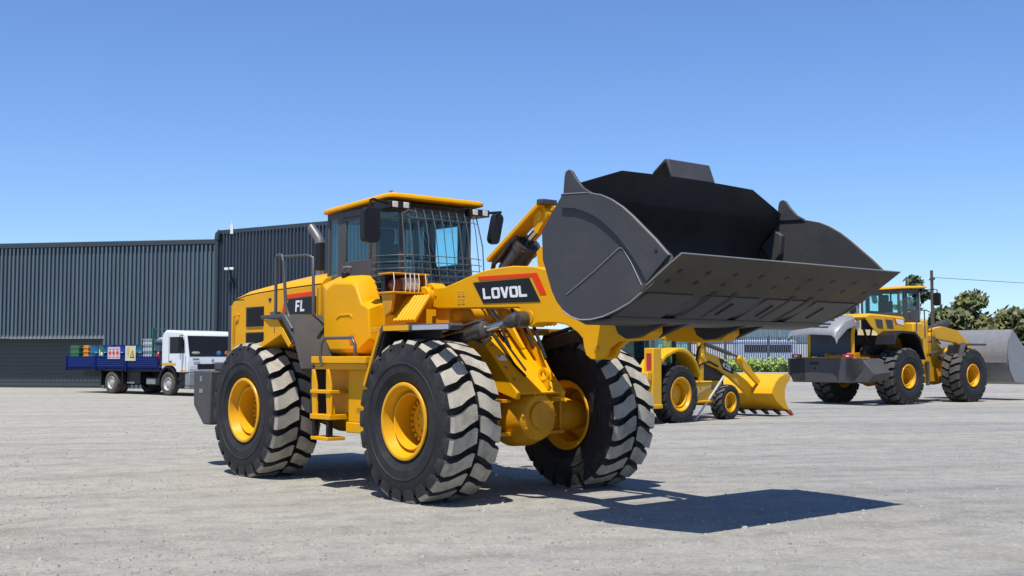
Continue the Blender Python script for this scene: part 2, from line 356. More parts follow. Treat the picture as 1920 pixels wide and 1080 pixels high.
        wpr = MB(); wpr.tube([(.375, .1, 2.25), (.38, -.06, 2.75), (.385, -.2, 3.05)], .012); wpr.obj('wiper', 'black', c)
        b = MB(); b.cyl((-.2, -.3, 3.54), (-.2, -.3, 3.60), .012); b.cyl((-.2, -.3, 3.60), (-.2, -.3, 3.61), .03); b.obj('antenna', 'steel', c)
    return c

def counterweight(root, m='grey'):
    mb = MB()
    pr = [(-3.84, 1.33), (-3.30, 1.33), (-3.30, .58), (-3.52, .58), (-3.83, .84)]
    mb.prism(pr, -1.19, 1.19)
    mb.b2((-3.75, -.92, 1.33), (-3.28, .92, 1.45)); mb.b2((-3.32, -.55, .62), (-2.9, .55, 1.4))
    c = mb.obj('counterweight', m, root, bevel=.02)
    d = MB()
    for s in (-1, 1):
        d.b2((-3.62, s * 1.190, 1.18), (-3.56, s * 1.196, 1.26)); d.b2((-3.64, s * 1.190, 1.02), (-3.53, s * 1.196, 1.08))
    d.obj('label_plate', 'steel', c)
    return c
def rear_chassis(root, m='frame_yellow'):
    f = MB()
    for s in (-1, 1): f.prism([(-3.3, .95), (-3.3, 1.55), (-1.0, 1.6), (.05, 1.75), (.05, .62), (-.9, .62), (-1.3, .85), (-2.3, .85)], s * .42, s * .36)
    f.b2((-3.25, -.40, 1.02), (-.1, .40, 1.5)); f.b2((-.7, -.62, .62), (.35, .62, 1.2))
    f.b2((-.95, -.78, 1.58), (.44, .78, 2.10)); f.b2((.02, -.84, 1.45), (.46, .84, 2.12))
    f.cyl((-.1, 0, .75), (.7, 0, .75), .22); f.cyl((-.1, 0, 1.5), (.6, 0, 1.5), .2)
    f.obj('rear_frame', m, root, bevel=.015)
def axle(root, x, m='frame_yellow'):
    a = MB()
    a.tube([(x, -.80, .85), (x, -.42, .85), (x, -.2, .85), (x, .2, .85), (x, .42, .85), (x, .80, .85)], [.16, .17, .26, .26, .17, .16], 20)
    for s in (-1, 1): a.tube([(x, s * .60, .85), (x, s * .66, .85), (x, s * .80, .85), (x, s * 1.05, .85)], [.15, .19, .20, .18], 28)
    sg = 1 if x > 0 else -1
    a.tube([(x - .2, 0, .86), (x + .05, 0, .86), (x + .28, 0, .87), (x + .46, 0, .88), (x + .50, 0, .88)], [.25, .34, .33, .27, .22], 24)
    a.cyl((x + .50, 0, .88), (x + .53, 0, .88), .15, n=20)
    for k in range(10):
        t = 2 * math.pi * k / 10; a.cyl((x + .47, .235 * math.cos(t), .88 + .235 * math.sin(t)), (x + .50, .235 * math.cos(t), .88 + .235 * math.sin(t)), .016, n=6)
    for s in (-1, 1):
        a.b2((x + .12, s * .28, 1.02), (x + .34, s * .52, 1.06)); a.b2((x + .12, s * .30, .70), (x + .16, s * .34, 1.02)); a.b2((x + .28, s * .46, .70), (x + .32, s * .50, 1.02))
        a.b2((x + .10, s * .28, .66), (x + .34, s * .52, .70))
    a.obj('axle', m, root, smooth=35, bevel=.006)
def exhaust(root):
    e = MB(); x, y = -2.39, 0
    e.cyl((x, y, 2.5), (x, y, 2.74), .055, n=20, mi=1)
    e.cyl((x, y, 2.74), (x, y, 3.12), .082, n=24)
    e.tube([(x, y, 3.12), (x - .01, y, 3.17), (x - .09, y - .01, 3.26), (x - .20, y - .03, 3.37)], [.068, .068, .066, .066], 16, mi=2, caps=False)
    e.tube([(x - .20, y - .03, 3.37), (x - .09, y - .01, 3.26)], [.058, .058], 16, mi=0)
    e.obj('exhaust_stack', ['black', 'steel', 'lightpipe'], root, smooth=40)

def front_fender(root, s, strips=True, m='grey'):
    f = MB(); yo, yi = s * 1.48, s * 1.32
    prof = [(1.06, 1.20), (1.32, 1.82), (1.36, 1.865), (2.57, 1.865), (2.60, 1.84), (2.57, 1.80), (1.38, 1.80), (1.345, 1.77), (1.09, 1.20)]
    f.prism(prof, yo, yi)
    fo = f.obj('front_fender', m, root, bevel=.006)
    b = MB(); b.prism([(1.08, 1.22), (1.345, 1.80), (2.0, 1.80), (2.0, 1.72), (1.5, 1.70), (1.25, 1.22)], s * 1.16, s * 1.14); b.b2((1.36, s * 1.32, 1.81), (2.0, s * .86, 1.83)); b.prism([(1.10, 1.22), (1.37, 1.80), (1.41, 1.80), (1.14, 1.22)], s * 1.46, s * .86); b.obj('mud_flap', 'black', fo)
    if strips:
        t = MB(); t.b2((1.39, yo, 1.803), (1.86, yo + s * .004, 1.858)); t.prism([(1.35, 1.79), (1.31, 1.79), (1.03, 1.22), (1.06, 1.20)], yo, yo + s * .02); t.obj('yellow_edge', 'yellow', fo)
        t = MB(); t.b2((1.93, yo, 1.803), (2.55, yo + s * .004, 1.852)); t.obj('reflector_strip', 'refl', fo)

# ================================================================== MAIN LOADER
ROT = -R(49.6)
LD = empty('wheel_loader', (-1.162, 14.68, 0), ROT, 'large yellow wheel loader in the foreground holding its charcoal bucket raised', 'wheel loader', 'yellow wheel loaders')
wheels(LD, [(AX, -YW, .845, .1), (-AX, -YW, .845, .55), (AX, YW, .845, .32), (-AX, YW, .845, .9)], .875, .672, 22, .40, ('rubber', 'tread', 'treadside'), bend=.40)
rear_chassis(LD); counterweight(LD); axle(LD, AX); axle(LD, -AX); exhaust(LD); loader_cab(LD)
for s in (-1, 1): front_fender(LD, s)

# hood
hood = MB(); rings = []
HX = [(-3.37, 2.27, .03, .05), (-3.30, 2.34, .05, .10), (-2.95, 2.395, .08, .15), (-2.55, 2.42, .09, .17), (-2.0, 2.44, .10, .19), (-1.4, 2.455, .10, .20), (-.95, 2.465, .10, .20)]
for x, z, d1, d2 in HX:
    half = [(.85, 1.56), (.85, z - .03), (.83, z), (.78, z + d1 * .55), (.66, z + d1), (.40, z + d2 * .93), (0, z + d2)]
    ring = [(x, -a, b) for a, b in half] + [(x, a, b) for a, b in reversed(half[:-1])]
    rings.append(ring)
hood.loft(rings, True, True)
hd = hood.obj('engine_hood', 'yellow', LD, smooth=28)
v = MB()
for x0, x1, z0, z1 in ((-2.92, -2.42, 1.945, 2.215), (-2.92, -2.42, 1.60, 1.865)):
    w_ = MB(); w_.b2((x0, -.850, z0), (x1, -.855, z1))
    for k in range(9):
        z = z0 + (k + .5) * (z1 - z0) / 9; w_.box(((x0 + x1) / 2, -.862, z), (x1 - x0 - .02, .016, .008), Matrix.Rotation(R(35), 3, 'X'))
    w_.obj('side_vent', 'black', hd)
for x in (-2.13, -1.02):
    v.b2((x, -.850, 1.58), (x + .012, -.853, 2.40))
v.b2((-3.3, -.850, 2.335 - .01), (-3.0, -.853, 2.345 - .01)); v.tube([(x, -.846, z - .012) for x, z, _, _ in HX[1:]], .006, n=5)
v.b2((-2.12, -.850, 1.60), (-1.02, -.853, 1.61)); v.obj('panel_seam', 'black', hd)
for x, z in ((-2.25, 2.30), (-2.25, 1.75), (-1.12, 1.70), (-1.12, 2.0)):
    v = MB(); v.b2((x - .03, -.850, z - .02), (x + .03, -.862, z + .02)); v.obj('latch', 'black', hd, bevel=.004)
g = MB(); g.tube([(-3.13, -.85, 2.12), (-3.13, -.885, 2.12), (-3.22, -.885, 2.10), (-3.24, -.885, 2.02), (-3.25, -.885, 1.72), (-3.24, -.85, 1.66)], .012, n=6); g.obj('hood_handle', 'yellow', hd)
g = MB(); g.b2((-3.46, -.86, 1.50), (-3.372, .86, 2.26)); g.obj('rear_grille', 'grey', LD, bevel=.02)
d = MB(); d.prism([(-1.93, 2.10), (-1.83, 2.345), (-1.10, 2.365), (-1.10, 2.31), (-1.78, 2.295), (-1.87, 2.10)], -.853, -.858); d.obj('orange_decal', 'orange', hd)
d = MB(); d.prism([(-1.85, 2.08), (-1.75, 2.285), (-1.05, 2.30), (-1.05, 2.08)], -.853, -.859); d.obj('model_decal', 'decal_black', hd)
d = MB(); letters(d, 'FL', -1.56, 2.115, .145, -.859, adv=.125, slant=.015); d.obj('lettering', 'white', hd)

# side tank / bulge between hood and cab
t = MB()
P1 = [(-.60, 1.76), (-.60, 2.36), (-.38, 2.45), (.03, 2.43), (.11, 2.38), (.24, 2.16), (.40, 2.10), (.44, 1.72), (.20, 1.58), (-.45, 1.58)]
P0 = [(-.93, 1.62), (-.93, 2.44), (-.52, 2.52), (.0, 2.51), (.10, 2.44), (.22, 2.20), (.40, 2.15), (.46, 1.62), (.30, 1.55), (-.85, 1.55)]
t.loft([[(x, -.72, z) for x, z in P0], [(x, -.84, z) for x, z in P0], [(x, -.99, z) for x, z in P1], [(x * .985, -1.02, 2.0 + (z - 2.0) * .93) for x, z in P1]])
tk = t.obj('side_tank', 'yellow', LD, bevel=.03, smooth=40, seg=3)
t = MB(); t.loft([[(x, .72, z) for x, z in P0], [(x, .84, z) for x, z in P0], [(x, .99, z) for x, z in P1], [(x * .985, 1.02, 2.0 + (z - 2.0) * .93) for x, z in P1]])
t.obj('side_tank', 'yellow', LD, bevel=.03, smooth=40, seg=3)
t = MB(); t.prism([(-.30, 1.98), (-.22, 2.04), (.02, 2.04), (.06, 1.99), (-.0, 2.02), (-.2, 2.02)], -1.015, -1.03); t.obj('hand_grip', 'yellow', tk, bevel=.004)
t = MB(); t.cyl((-.36, -.86, 2.50), (-.36, -.86, 2.56), .05, n=16); t.obj('filler_cap', 'black', tk, bevel=.006)
t = MB(); t.b2((.02, -1.03, 1.70), (.10, -1.036, 1.78)); t.obj('sticker', 'sticker', tk)
t = MB(); t.cyl((-.12, -.9, 1.48), (-.1, -.2, 1.48), .16); t.tube([(-.95, -.8, 1.40), (-.5, -.86, 1.35), (0, -.8, 1.38)], .07); t.obj('lower_tank', 'frame_yellow', LD, smooth=40)

# rear fender and stair deck, near side and far side
for s in (-1, 1):
    f = MB(); yo, yi = s * 1.44, s * .88
    f.prism([(-1.42, 2.05), (-.87, 2.05), (-.53, 1.72), (-.36, 1.38), (-.40, 1.37), (-.57, 1.69), (-.90, 2.00), (-1.42, 2.00)], yo, yi)
    fd = f.obj('rear_fender', 'grey', LD, bevel=.008)
    e = MB(); e.tube([(-.88, yo, 2.06), (-.54, yo, 1.73), (-.37, yo, 1.38)], .018, n=6); e.tube([(-.80, yo, 2.02), (-.62, yo, 1.86)], .02); e.obj('fender_edge', 'rail', fd)
    e = MB(); e.prism([(-1.42, 1.99), (-1.34, 1.99), (-1.05, 1.99), (-.72, 1.68), (-.78, 1.64), (-1.08, 1.90), (-1.25, 1.75), (-1.45, 1.70), (-1.45, 1.64), (-.74, 1.62), (-.70, 1.68), (-1.02, 2.0), (-1.42, 2.0)][:6] + [(-1.25, 1.90)], s * 1.40, s * 1.34)
    e.prism([(-1.62, 1.66), (-1.02, 1.86), (-.98, 1.80), (-1.58, 1.60)], s * 1.40, s * .9); e.obj('fender_bracket', 'yellow', fd, bevel=.005)
    e = MB(); e.b2((-.42, s * 1.30, .85), (-.37, s * .88, 1.42)); e.obj('mud_flap', 'black', fd)
    r = MB(); yr = s * 1.36
    r.tube([(-1.18, yr, 2.05), (-1.18, yr, 2.74), (-1.16, yr, 2.79), (-1.10, yr, 2.80), (-1.03, yr, 2.79), (-.99, yr, 2.70), (-.93, yr, 2.16), (-.86, yr - s * .01, 2.02), (-.66, yr + s * .04, 1.76), (-.62, yr + s * .06, 1.70)], .021, n=8)
    r.tube([(-1.0, yr, 2.77), (-.62, yr + .12 * (-s), 2.77), (-.52, yr - s * .14, 2.74), (-.50, yr - s * .14, 2.05)], .019, n=8)
    r.b2((-1.25, yr - .04, 2.05), (-1.12, yr + .04, 2.09)); r.obj('handrail', 'rail', LD, smooth=60)
# ladder, access platform and box
for s in (-1, 1):
    p = MB(); p.b2((-.16, s * 1.45, 1.45), (1.0, s * .85, 1.53)); p.b2((-.12, s * 1.42, 1.38), (.98, s * .9, 1.45))
    pf = p.obj('step_platform', 'yellow', LD, bevel=.008)
    b = MB(); b.b2((.42, s * 1.30, .78), (.98, s * .70, 1.38)); b.b2((.40, s * 1.32, .66), (1.0, s * .70, .78))
    bx = b.obj('battery_box', 'yellow', LD, bevel=.012)
    lv = MB()
    for k in range(16): lv.b2((.405, s * (1.28), .86 + k * .03), (.418, s * 1.02, .872 + k * .03))
    for k in range(3): lv.b2((.60, s * 1.301, .9 + k * .02), (.7, s * 1.304, .91 + k * .02))
    lv.b2((.72, s * 1.301, 1.02), (.80, s * 1.306, 1.10)); lv.obj('louvre', 'frame_yellow', bx)
    l = MB()
    for x, yy in ((-.16, s * 1.44), (.16, s * 1.44)):
        l.prism([(x, 1.38), (x + .05, 1.38), (x + .11, 1.2), (x + .12, .84), (x + .02, .84), (x, 1.1)], yy, yy - s * .025)
    l.b2((-.16, s * 1.46, 1.10), (.28, s * 1.22, 1.14)); l.b2((-.16, s * 1.46, .80), (.28, s * 1.20, .86))
    l.b2((-.14, s * 1.20, .80), (.28, s * 1.18, 1.38)); l.prism([(.10, 1.38), (.14, 1.38), (.28, .86), (.24, .86)], s * 1.40, s * 1.38)
    l.obj('ladder', 'yellow', LD, bevel=.006)
    st = MB(); st.b2((-.14, s * 1.46, .56), (.24, s * 1.22, .60)); st.obj('bottom_step', 'yellow', LD, bevel=.006)
    rb = MB()
    for x in (-.11, .20): rb.b2((x - .02, s * 1.45, .60), (x + .03, s * 1.38, .82))
    rb.obj('rubber_strap', 'hose', LD, bevel=.008)
    h = MB(); h.tube([(.10, s * 1.46, 1.42), (.06, s * 1.46, 1.52), (.06, s * 1.44, 1.68), (.14, s * 1.44, 1.74), (.62, s * 1.38, 1.74), (.68, s * 1.38, 1.66), (.68, s * 1.38, 1.53)], .019, n=8); h.obj('grab_rail', 'rail', LD, smooth=60)

# front light brackets, lamps and corrugated hose guards
for s in (-1, 1):
    b = MB()
    b.b2((.80, s * 1.16, 2.235), (1.10, s * .62, 2.26)); b.b2((.80, s * 1.16, 2.455), (1.06, s * .62, 2.475)); b.b2((.80, s * .66, 2.26), (1.05, s * .64, 2.455))
    b.prism([(.82, 2.235), (1.06, 2.235), (1.02, 2.04), (.90, 1.98)], s * 1.13, s * 1.09); b.b2((.84, s * 1.10, 2.0), (.90, s * .62, 2.235))
    b.b2((.86, s * .80, 1.86), (1.0, s * .62, 2.235)); b.b2((.60, s * 1.12, 1.80), (1.5, s * .5, 1.86)); b.b2((1.3, s * .8, 1.78), (1.5, s * .5, 1.84))
    lb = b.obj('light_bracket', 'frame_yellow', LD, bevel=.006)
    q = MB(); q.cyl((.90, s * 1.03, 2.34), (1.0, s * 1.03, 2.34), .07, n=24); q.obj('turn_lamp', 'amber', lb, bevel=.01)
    q = MB(); q.b2((.88, s * .94, 2.28), (1.04, s * .73, 2.43)); q.obj('headlight', 'lamp_tan', lb, bevel=.02)
    q = MB(); q.b2((.82, s * 1.13, 2.27), (.90, s * .66, 2.45)); q.obj('lamp_housing', 'black', lb)
    q = MB()
    for y in (1.13, .97, .905, .845, .785, .69): q.tube([(1.07, s * y, 2.25), (1.09, s * y, 2.35), (1.07, s * y, 2.47)], .006, n=5)
    q.obj('lamp_guard', 'white', lb)
    c = MB()
    for k in range(7):
        x = .99 + k * .062
        c.tube([(x - .02, s * .84, 2.20), (x, s * .90, 2.14), (x, s * 1.06, 1.92)], .033, n=8)
    c.obj('hose_guard', 'yellow', LD, smooth=50)

# front frame
f = MB()
for s in (-1, 1):
    f.prism([(.45, .62), (.45, 2.0), (.85, 2.32), (1.20, 2.32), (1.42, 1.98), (2.30, 1.14), (2.28, 1.06), (1.9, 1.16), (1.6, 1.17), (1.2, .8), (.9, .62)], s * .36, s * .30)
f.box((1.85, 0, 1.535), (1.20, .62, .03), Matrix.Rotation(R(43.7), 3, 'Y'))
f.prism([(1.30, 2.02), (1.52, 2.14), (1.85, 1.74), (2.20, 1.27), (2.14, 1.25)], .24, .301); f.prism([(1.50, 1.98), (1.60, 2.06), (1.85, 1.74), (1.95, 1.62), (1.9, 1.6)], .04, .08)
f.b2((.5, -.302, .7), (1.3, .302, 1.9)); f.b2((.45, -.46, .58), (.9, .46, .75))
f.tube([(1.06, -.72, 2.20), (1.06, .72, 2.20)], .13, 20); f.b2((.9, -.47, 1.85), (1.3, .47, 2.0))
ff = f.obj('front_frame', 'yellow', LD, bevel=.01)
f = MB(); f.lathe([(-.015, .045), (-.015, .085), (.015, .085), (.015, .045)], 20, axis='y', org=(2.20, .12, 1.32), closed=True); f.b2((2.14, .105, 1.16), (2.28, .135, 1.27)); f.obj('tow_eye', 'yellow', ff, bevel=.004)
f = MB(); f.tube([(1.50, -.16, 1.93), (1.75, -.15, 1.67), (2.0, -.13, 1.43), (2.12, -.08, 1.31)], .014); f.tube([(1.5, -.05, 1.95), (1.75, -.04, 1.67), (2.05, -.02, 1.38)], .012)
f.tube([(1.62, -.36, 1.80), (1.66, 0, 1.82), (1.62, .4, 1.82)], .012); f.tube([(1.2, -.3, 2.3), (1.5, -.2, 2.25), (1.75, -.12, 1.9)], .02); f.tube([(1.2, .2, 2.3), (1.6, .25, 2.35), (1.9, .22, 1.9), (2.2, .15, 1.5)], .02); f.obj('hydraulic_hose', 'hose', ff, smooth=60)
for yh_, dz in ((-.22, 0), (.12, .02)):
    f = MB(); f.tube([(1.0, yh_, 1.95 + dz), (1.3, yh_ - .02, 2.12 + dz), (1.6, yh_ + .02, 2.08 + dz), (1.82, yh_ + .04, 1.86), (1.95, yh_ + .06, 1.62)], .018, n=7); f.obj('hydraulic_hose', 'hose', ff, smooth=60)
f = MB()
for k_ in range(6): f.cyl((1.50 + k_ * .13, -.27, 1.905 - k_ * .125), (1.512 + k_ * .13, -.27, 1.918 - k_ * .125), .014, n=6)
f.obj('bolt_head', 'steel', ff)
f = MB(); f.box((1.60, -.25, 1.79), (.06, .10, .03), Matrix.Rotation(R(43.7), 3, 'Y')); f.box((1.90, -.24, 1.51), (.08, .12, .006), Matrix.Rotation(R(43.7), 3, 'Y')); f.obj('label_plate', 'white', ff)
f = MB()
f.tube([(1.15, -.5, 1.98), (1.45, -.5, 2.0), (1.45, .5, 2.0)], .09, 16); f.b2((1.15, -.60, 1.88), (1.40, -.40, 2.08))
f.obj('valve_block', 'frame_yellow', LD, bevel=.01, smooth=40)

# lift arms
ARMS = {}
ARM = [(.99, 2.30), (1.03, 2.36), (1.12, 2.37), (1.22, 2.31), (1.38, 2.31), (1.55, 2.345), (1.75, 2.39), (1.93, 2.43), (2.10, 2.457), (2.25, 2.47), (2.56, 2.48), (2.90, 2.455), (3.14, 2.40), (3.45, 2.22), (3.75, 2.02), (4.1, 1.95), (4.42, 1.92), (4.52, 1.86), (4.52, 1.74), (4.44, 1.68), (4.12, 1.67),
       (3.95, 1.67), (3.95, 1.56), (3.91, 1.515), (3.83, 1.495), (3.74, 1.50), (3.67, 1.54), (3.64, 1.62), (3.62, 1.70), (3.55, 1.76), (3.45, 1.815), (3.36, 1.845), (3.25, 1.86), (3.10, 1.868), (2.95, 1.865), (2.86, 1.83), (2.79, 1.84), (2.75, 1.90), (2.745, 1.98), (2.66, 2.035), (1.25, 2.07), (1.10, 2.11), (1.01, 2.18)]
for s in (-1, 1):
    arm_pts = [p for p in ARM if p[1] > 1.665]
    a = MB(); a.prism(arm_pts, s * .65, s * .47)
    arm = a.obj('lift_arm', 'yellow', LD, bevel=.012); ARMS[s] = arm
    if s < 0:
        for y0, y1, dx in ((-.651, -.60, 0), (-.51, -.46, .05)):
            lp = MB(); lp.prism([(3.62 + dx, 1.74), (4.10, 1.74), (4.10, 1.68), (3.96, 1.60), (3.95, 1.56), (3.91, 1.515), (3.83, 1.495), (3.74, 1.50), (3.67, 1.54), (3.64 + dx, 1.62)], y0, y1); lp.obj('stop_plate', 'yellow', arm, bevel=.006)
    p = MB()
    for x, z, r in ((1.12, 2.22, .075), (2.83, 1.93, .07), (3.82, 1.60, .035))[:3 if s < 0 else 2]: p.cyl((x, s * .66, z), (x, s * .46, z), r, n=20)
    p.obj('pivot_pin', 'frame_yellow', arm, bevel=.006)
    p = MB(); p.cyl((4.32, s * .70, 1.80), (4.32, s * .42, 1.80), .05, n=20); p.cyl((4.32, s * .715, 1.80), (4.32, s * .70, 1.80), .03, n=12); p.obj('bucket_pin', 'steel', arm, bevel=.005)
    if s < 0:
        d = MB(); d.prism([(1.905, 2.335), (2.835, 2.335), (3.01, 2.085), (2.085, 2.10)], -.652, -.656); d.obj('name_decal', 'decal_black', arm)
        d = MB(); d.prism([(1.985, 2.395), (2.955, 2.385), (3.10, 2.16), (3.005, 2.16), (2.875, 2.352), (2.01, 2.355)], -.652, -.656); d.obj('orange_decal', 'orange', arm)
        d = MB(); letters(d, 'LOVOL', 2.095, 2.145, .118, -.656, adv=.148, slant=-.02, wf=1.12, st=.27)
        d.obj('lettering', 'white', arm)
        d = MB(); rnd = random.Random(3)
        for r0 in range(2):
            for cc in range(2):
                for k in range(5):
                    x = 1.625 + cc * .075; z = 2.19 - r0 * .085
                    if k < 3: d.b2((x, -.651, z + .005 + k * .024), (x + .055 - .01 * (k % 2), -.655, z + .012 + k * .024))
                    else: d.b2((x + .012 + (k - 3) * .03, -.651, z), (x + .020 + (k - 3) * .03, -.655, z + .06))
        d.obj('stamped_marks', 'stamp', arm)
a = MB(); a.cyl((2.70, -.47, 2.25), (2.70, .47, 2.25), .14, n=24)
for s in (-1, 1): a.prism([(2.50, 2.2), (2.42, 2.66), (2.50, 2.72), (2.62, 2.70), (2.82, 2.45), (2.86, 2.2)], s * .19, s * .13)
a.cyl((3.45, -.47, 2.0), (3.45, .47, 2.0), .12, n=24); a.obj('cross_tube', 'yellow', LD, bevel=.008)
for s in (-1, 1):
    for k in range(5):
        b = MB(); b.cyl((1.12 + .10 * math.cos(k * 1.257), s * .65, 2.22 + .10 * math.sin(k * 1.257)), (1.12 + .10 * math.cos(k * 1.257), s * .662, 2.22 + .10 * math.sin(k * 1.257)), .014, n=6); b.obj('bolt_head', 'frame_yellow', ARMS[s])
# lift cylinders
for s in (-1, 1):
    y = s * .78; c = MB()
    c.tube([(.75, y, 1.52), (1.55, y, 1.675), (2.16, y, 1.79)], .075, 20); c.tube([(2.13, y, 1.785), (2.16, y, 1.79), (2.28, y, 1.81), (2.30, y, 1.815)], [.078, .092, .092, .065], 20)
    c.tube([(2.62, y, 1.875), (2.68, y, 1.885), (2.74, y, 1.90), (2.80, y, 1.905)], [.05, .07, .074, .05], 18)
    c.cyl((2.77, y - s * .0, 1.91), (2.77, s * .66, 1.91), .085, n=22)
    c.tube([(1.6, y - .05, 1.78), (2.0, y - .06, 1.86), (2.2, y - .02, 1.90), (2.26, y, 1.88)], .02, n=7)
    c.tube([(1.5, y + .06, 1.78), (2.05, y + .05, 1.90), (2.22, y + .04, 1.92)], .022, n=7)
    c.tube([(2.1, y, 1.70), (2.24, y, 1.66), (2.36, y, 1.72)], .022, n=7)
    cy = c.obj('lift_cylinder', 'cyl', LD, smooth=45)
    c = MB(); c.cyl((2.28, y, 1.813), (2.66, y, 1.882), .042, n=18); c.obj('cylinder_rod', 'chrome', cy, smooth=45)
# tilt linkage
L0 = Vector((1.60, -.12, 2.62)); L1 = Vector((2.50, -.12, 3.19)); dr = (L1 - L0); ang = math.atan2(dr.z, dr.x)
b = MB(); b.box((L0 + L1) / 2, (dr.length, .20, .055), Matrix.Rotation(-ang, 3, 'Y')); b.obj('cylinder_guard', 'yellow', LD, bevel=.012)
b = MB(); b.box((2.52, -.12, 3.20), (.10, .22, .06)); b.obj('guard_bracket', 'cyl', LD, bevel=.01)
b = MB(); n = 14; c0 = (2.44, 3.07); pts = []
for k in range(n + 1):
    t = R(-50 + 250 * k / n); pts.append((c0[0] + .115 * math.cos(t), c0[1] + .115 * math.sin(t)))
pts += [(2.34, 2.90), (2.40, 2.86)]
b.prism(pts, -.16, -.08); b.prism(pts, .02, .10); b.cyl((2.44, -.175, 3.07), (2.44, .12, 3.07), .06, n=22)
b.obj('bell_crank', 'yellow', LD, bevel=.008)
b = MB(); b.prism([(2.42, 3.10), (4.05, 2.98), (4.05, 2.82), (2.42, 2.98)], -.06, .0); b.obj('tilt_link', 'yellow', LD, bevel=.02)
c = MB(); A0 = Vector((1.62, -.02, 2.36)); A1 = Vector((2.10, -.02, 2.80)); c.tube([A0, A0.lerp(A1, .35), A0.lerp(A1, .8), A1], [.10, .14, .145, .12], 20)
c.tube([A0.lerp(A1, .84), A0.lerp(A1, 1.0)], .16, 14)
c.tube([(1.58, -.12, 2.45), (1.66, -.16, 2.58), (1.80, -.17, 2.66), (1.96, -.17, 2.80), (2.06, -.15, 2.86)], .028, n=7); c.tube([(1.52, .06, 2.40), (1.62, .02, 2.58), (1.85, .0, 2.76), (2.0, .02, 2.88)], .025, n=7)
for k in range(8):
    t = 2 * math.pi * k / 8; q = Vector((-.0, math.cos(t), 0)) * .14 + Vector((-.68, 0, .73)).normalized() * math.sin(t) * .14
    c.sphere(A0.lerp(A1, .93) + q, .028, 8)
tc = c.obj('tilt_cylinder', 'cyl', LD, smooth=45)
c = MB(); c.cyl(A1, (2.39, -.02, 3.00), .055, n=18); c.obj('cylinder_rod', 'chrome', tc, smooth=45)

# bucket
bk = MB(); BW = 1.567
out = [(4.33, 2.97), (4.19, 2.82), (4.05, 2.66), (4.06, 2.40), (4.18, 2.11), (4.245, 2.01), (4.33, 1.93), (4.43, 1.875), (4.54, 1.845), (4.68, 1.843), (4.83, 1.865), (4.98, 1.91), (5.14, 1.975), (5.36, 2.105), (5.56, 2.245)]
inn = [(4.36, 2.96), (4.22, 2.80), (4.09, 2.66), (4.10, 2.41), (4.215, 2.13), (4.275, 2.04), (4.355, 1.965), (4.45, 1.912), (4.55, 1.884), (4.68, 1.88), (4.82, 1.902), (4.96, 1.945), (5.12, 2.01), (5.34, 2.14), (5.54, 2.28)]
n = len(out)
bk.loft([[(x, y, z) for x, z in out] for y in (-BW + .02, BW - .02)], closed=False, mi=0)
bk.loft([[(x, y, z) for x, z in inn] for y in (-BW + .02, BW - .02)], closed=False, mi=1)
for s in (-1, 1):      # close the sheet ends
    y = s * (BW - .02)
    for i in range(n - 1): bk.add([(out[i][0], y, out[i][1]), (out[i + 1][0], y, out[i + 1][1]), (inn[i + 1][0], y, inn[i + 1][1]), (inn[i][0], y, inn[i][1])], [(0, 1, 2, 3)], 0)
for i in (0, n - 1): bk.add([(out[i][0], -BW + .02, out[i][1]), (out[i][0], BW - .02, out[i][1]), (inn[i][0], BW - .02, inn[i][1]), (inn[i][0], -BW + .02, inn[i][1])], [(0, 1, 2, 3)], 0)
bucket = bk.obj('bucket', ['bucket', 'bucket_in'], LD, smooth=50)
side = [(4.33, 2.97), (4.19, 2.82), (4.05, 2.66), (4.06, 2.40), (4.18, 2.11), (4.245, 2.01), (4.33, 1.93), (4.43, 1.875), (4.54, 1.845), (4.68, 1.843), (4.83, 1.865), (4.98, 1.91), (5.14, 1.97), (5.38, 2.11), (5.56, 2.25), (5.62, 2.32), (5.60, 2.345), (5.555, 2.38), (5.45, 2.48), (5.33, 2.58), (5.20, 2.69), (5.08, 2.78), (4.95, 2.855), (4.83, 2.905), (4.68, 2.94), (4.55, 2.955)]
sidee = side[:1] + side[1:]
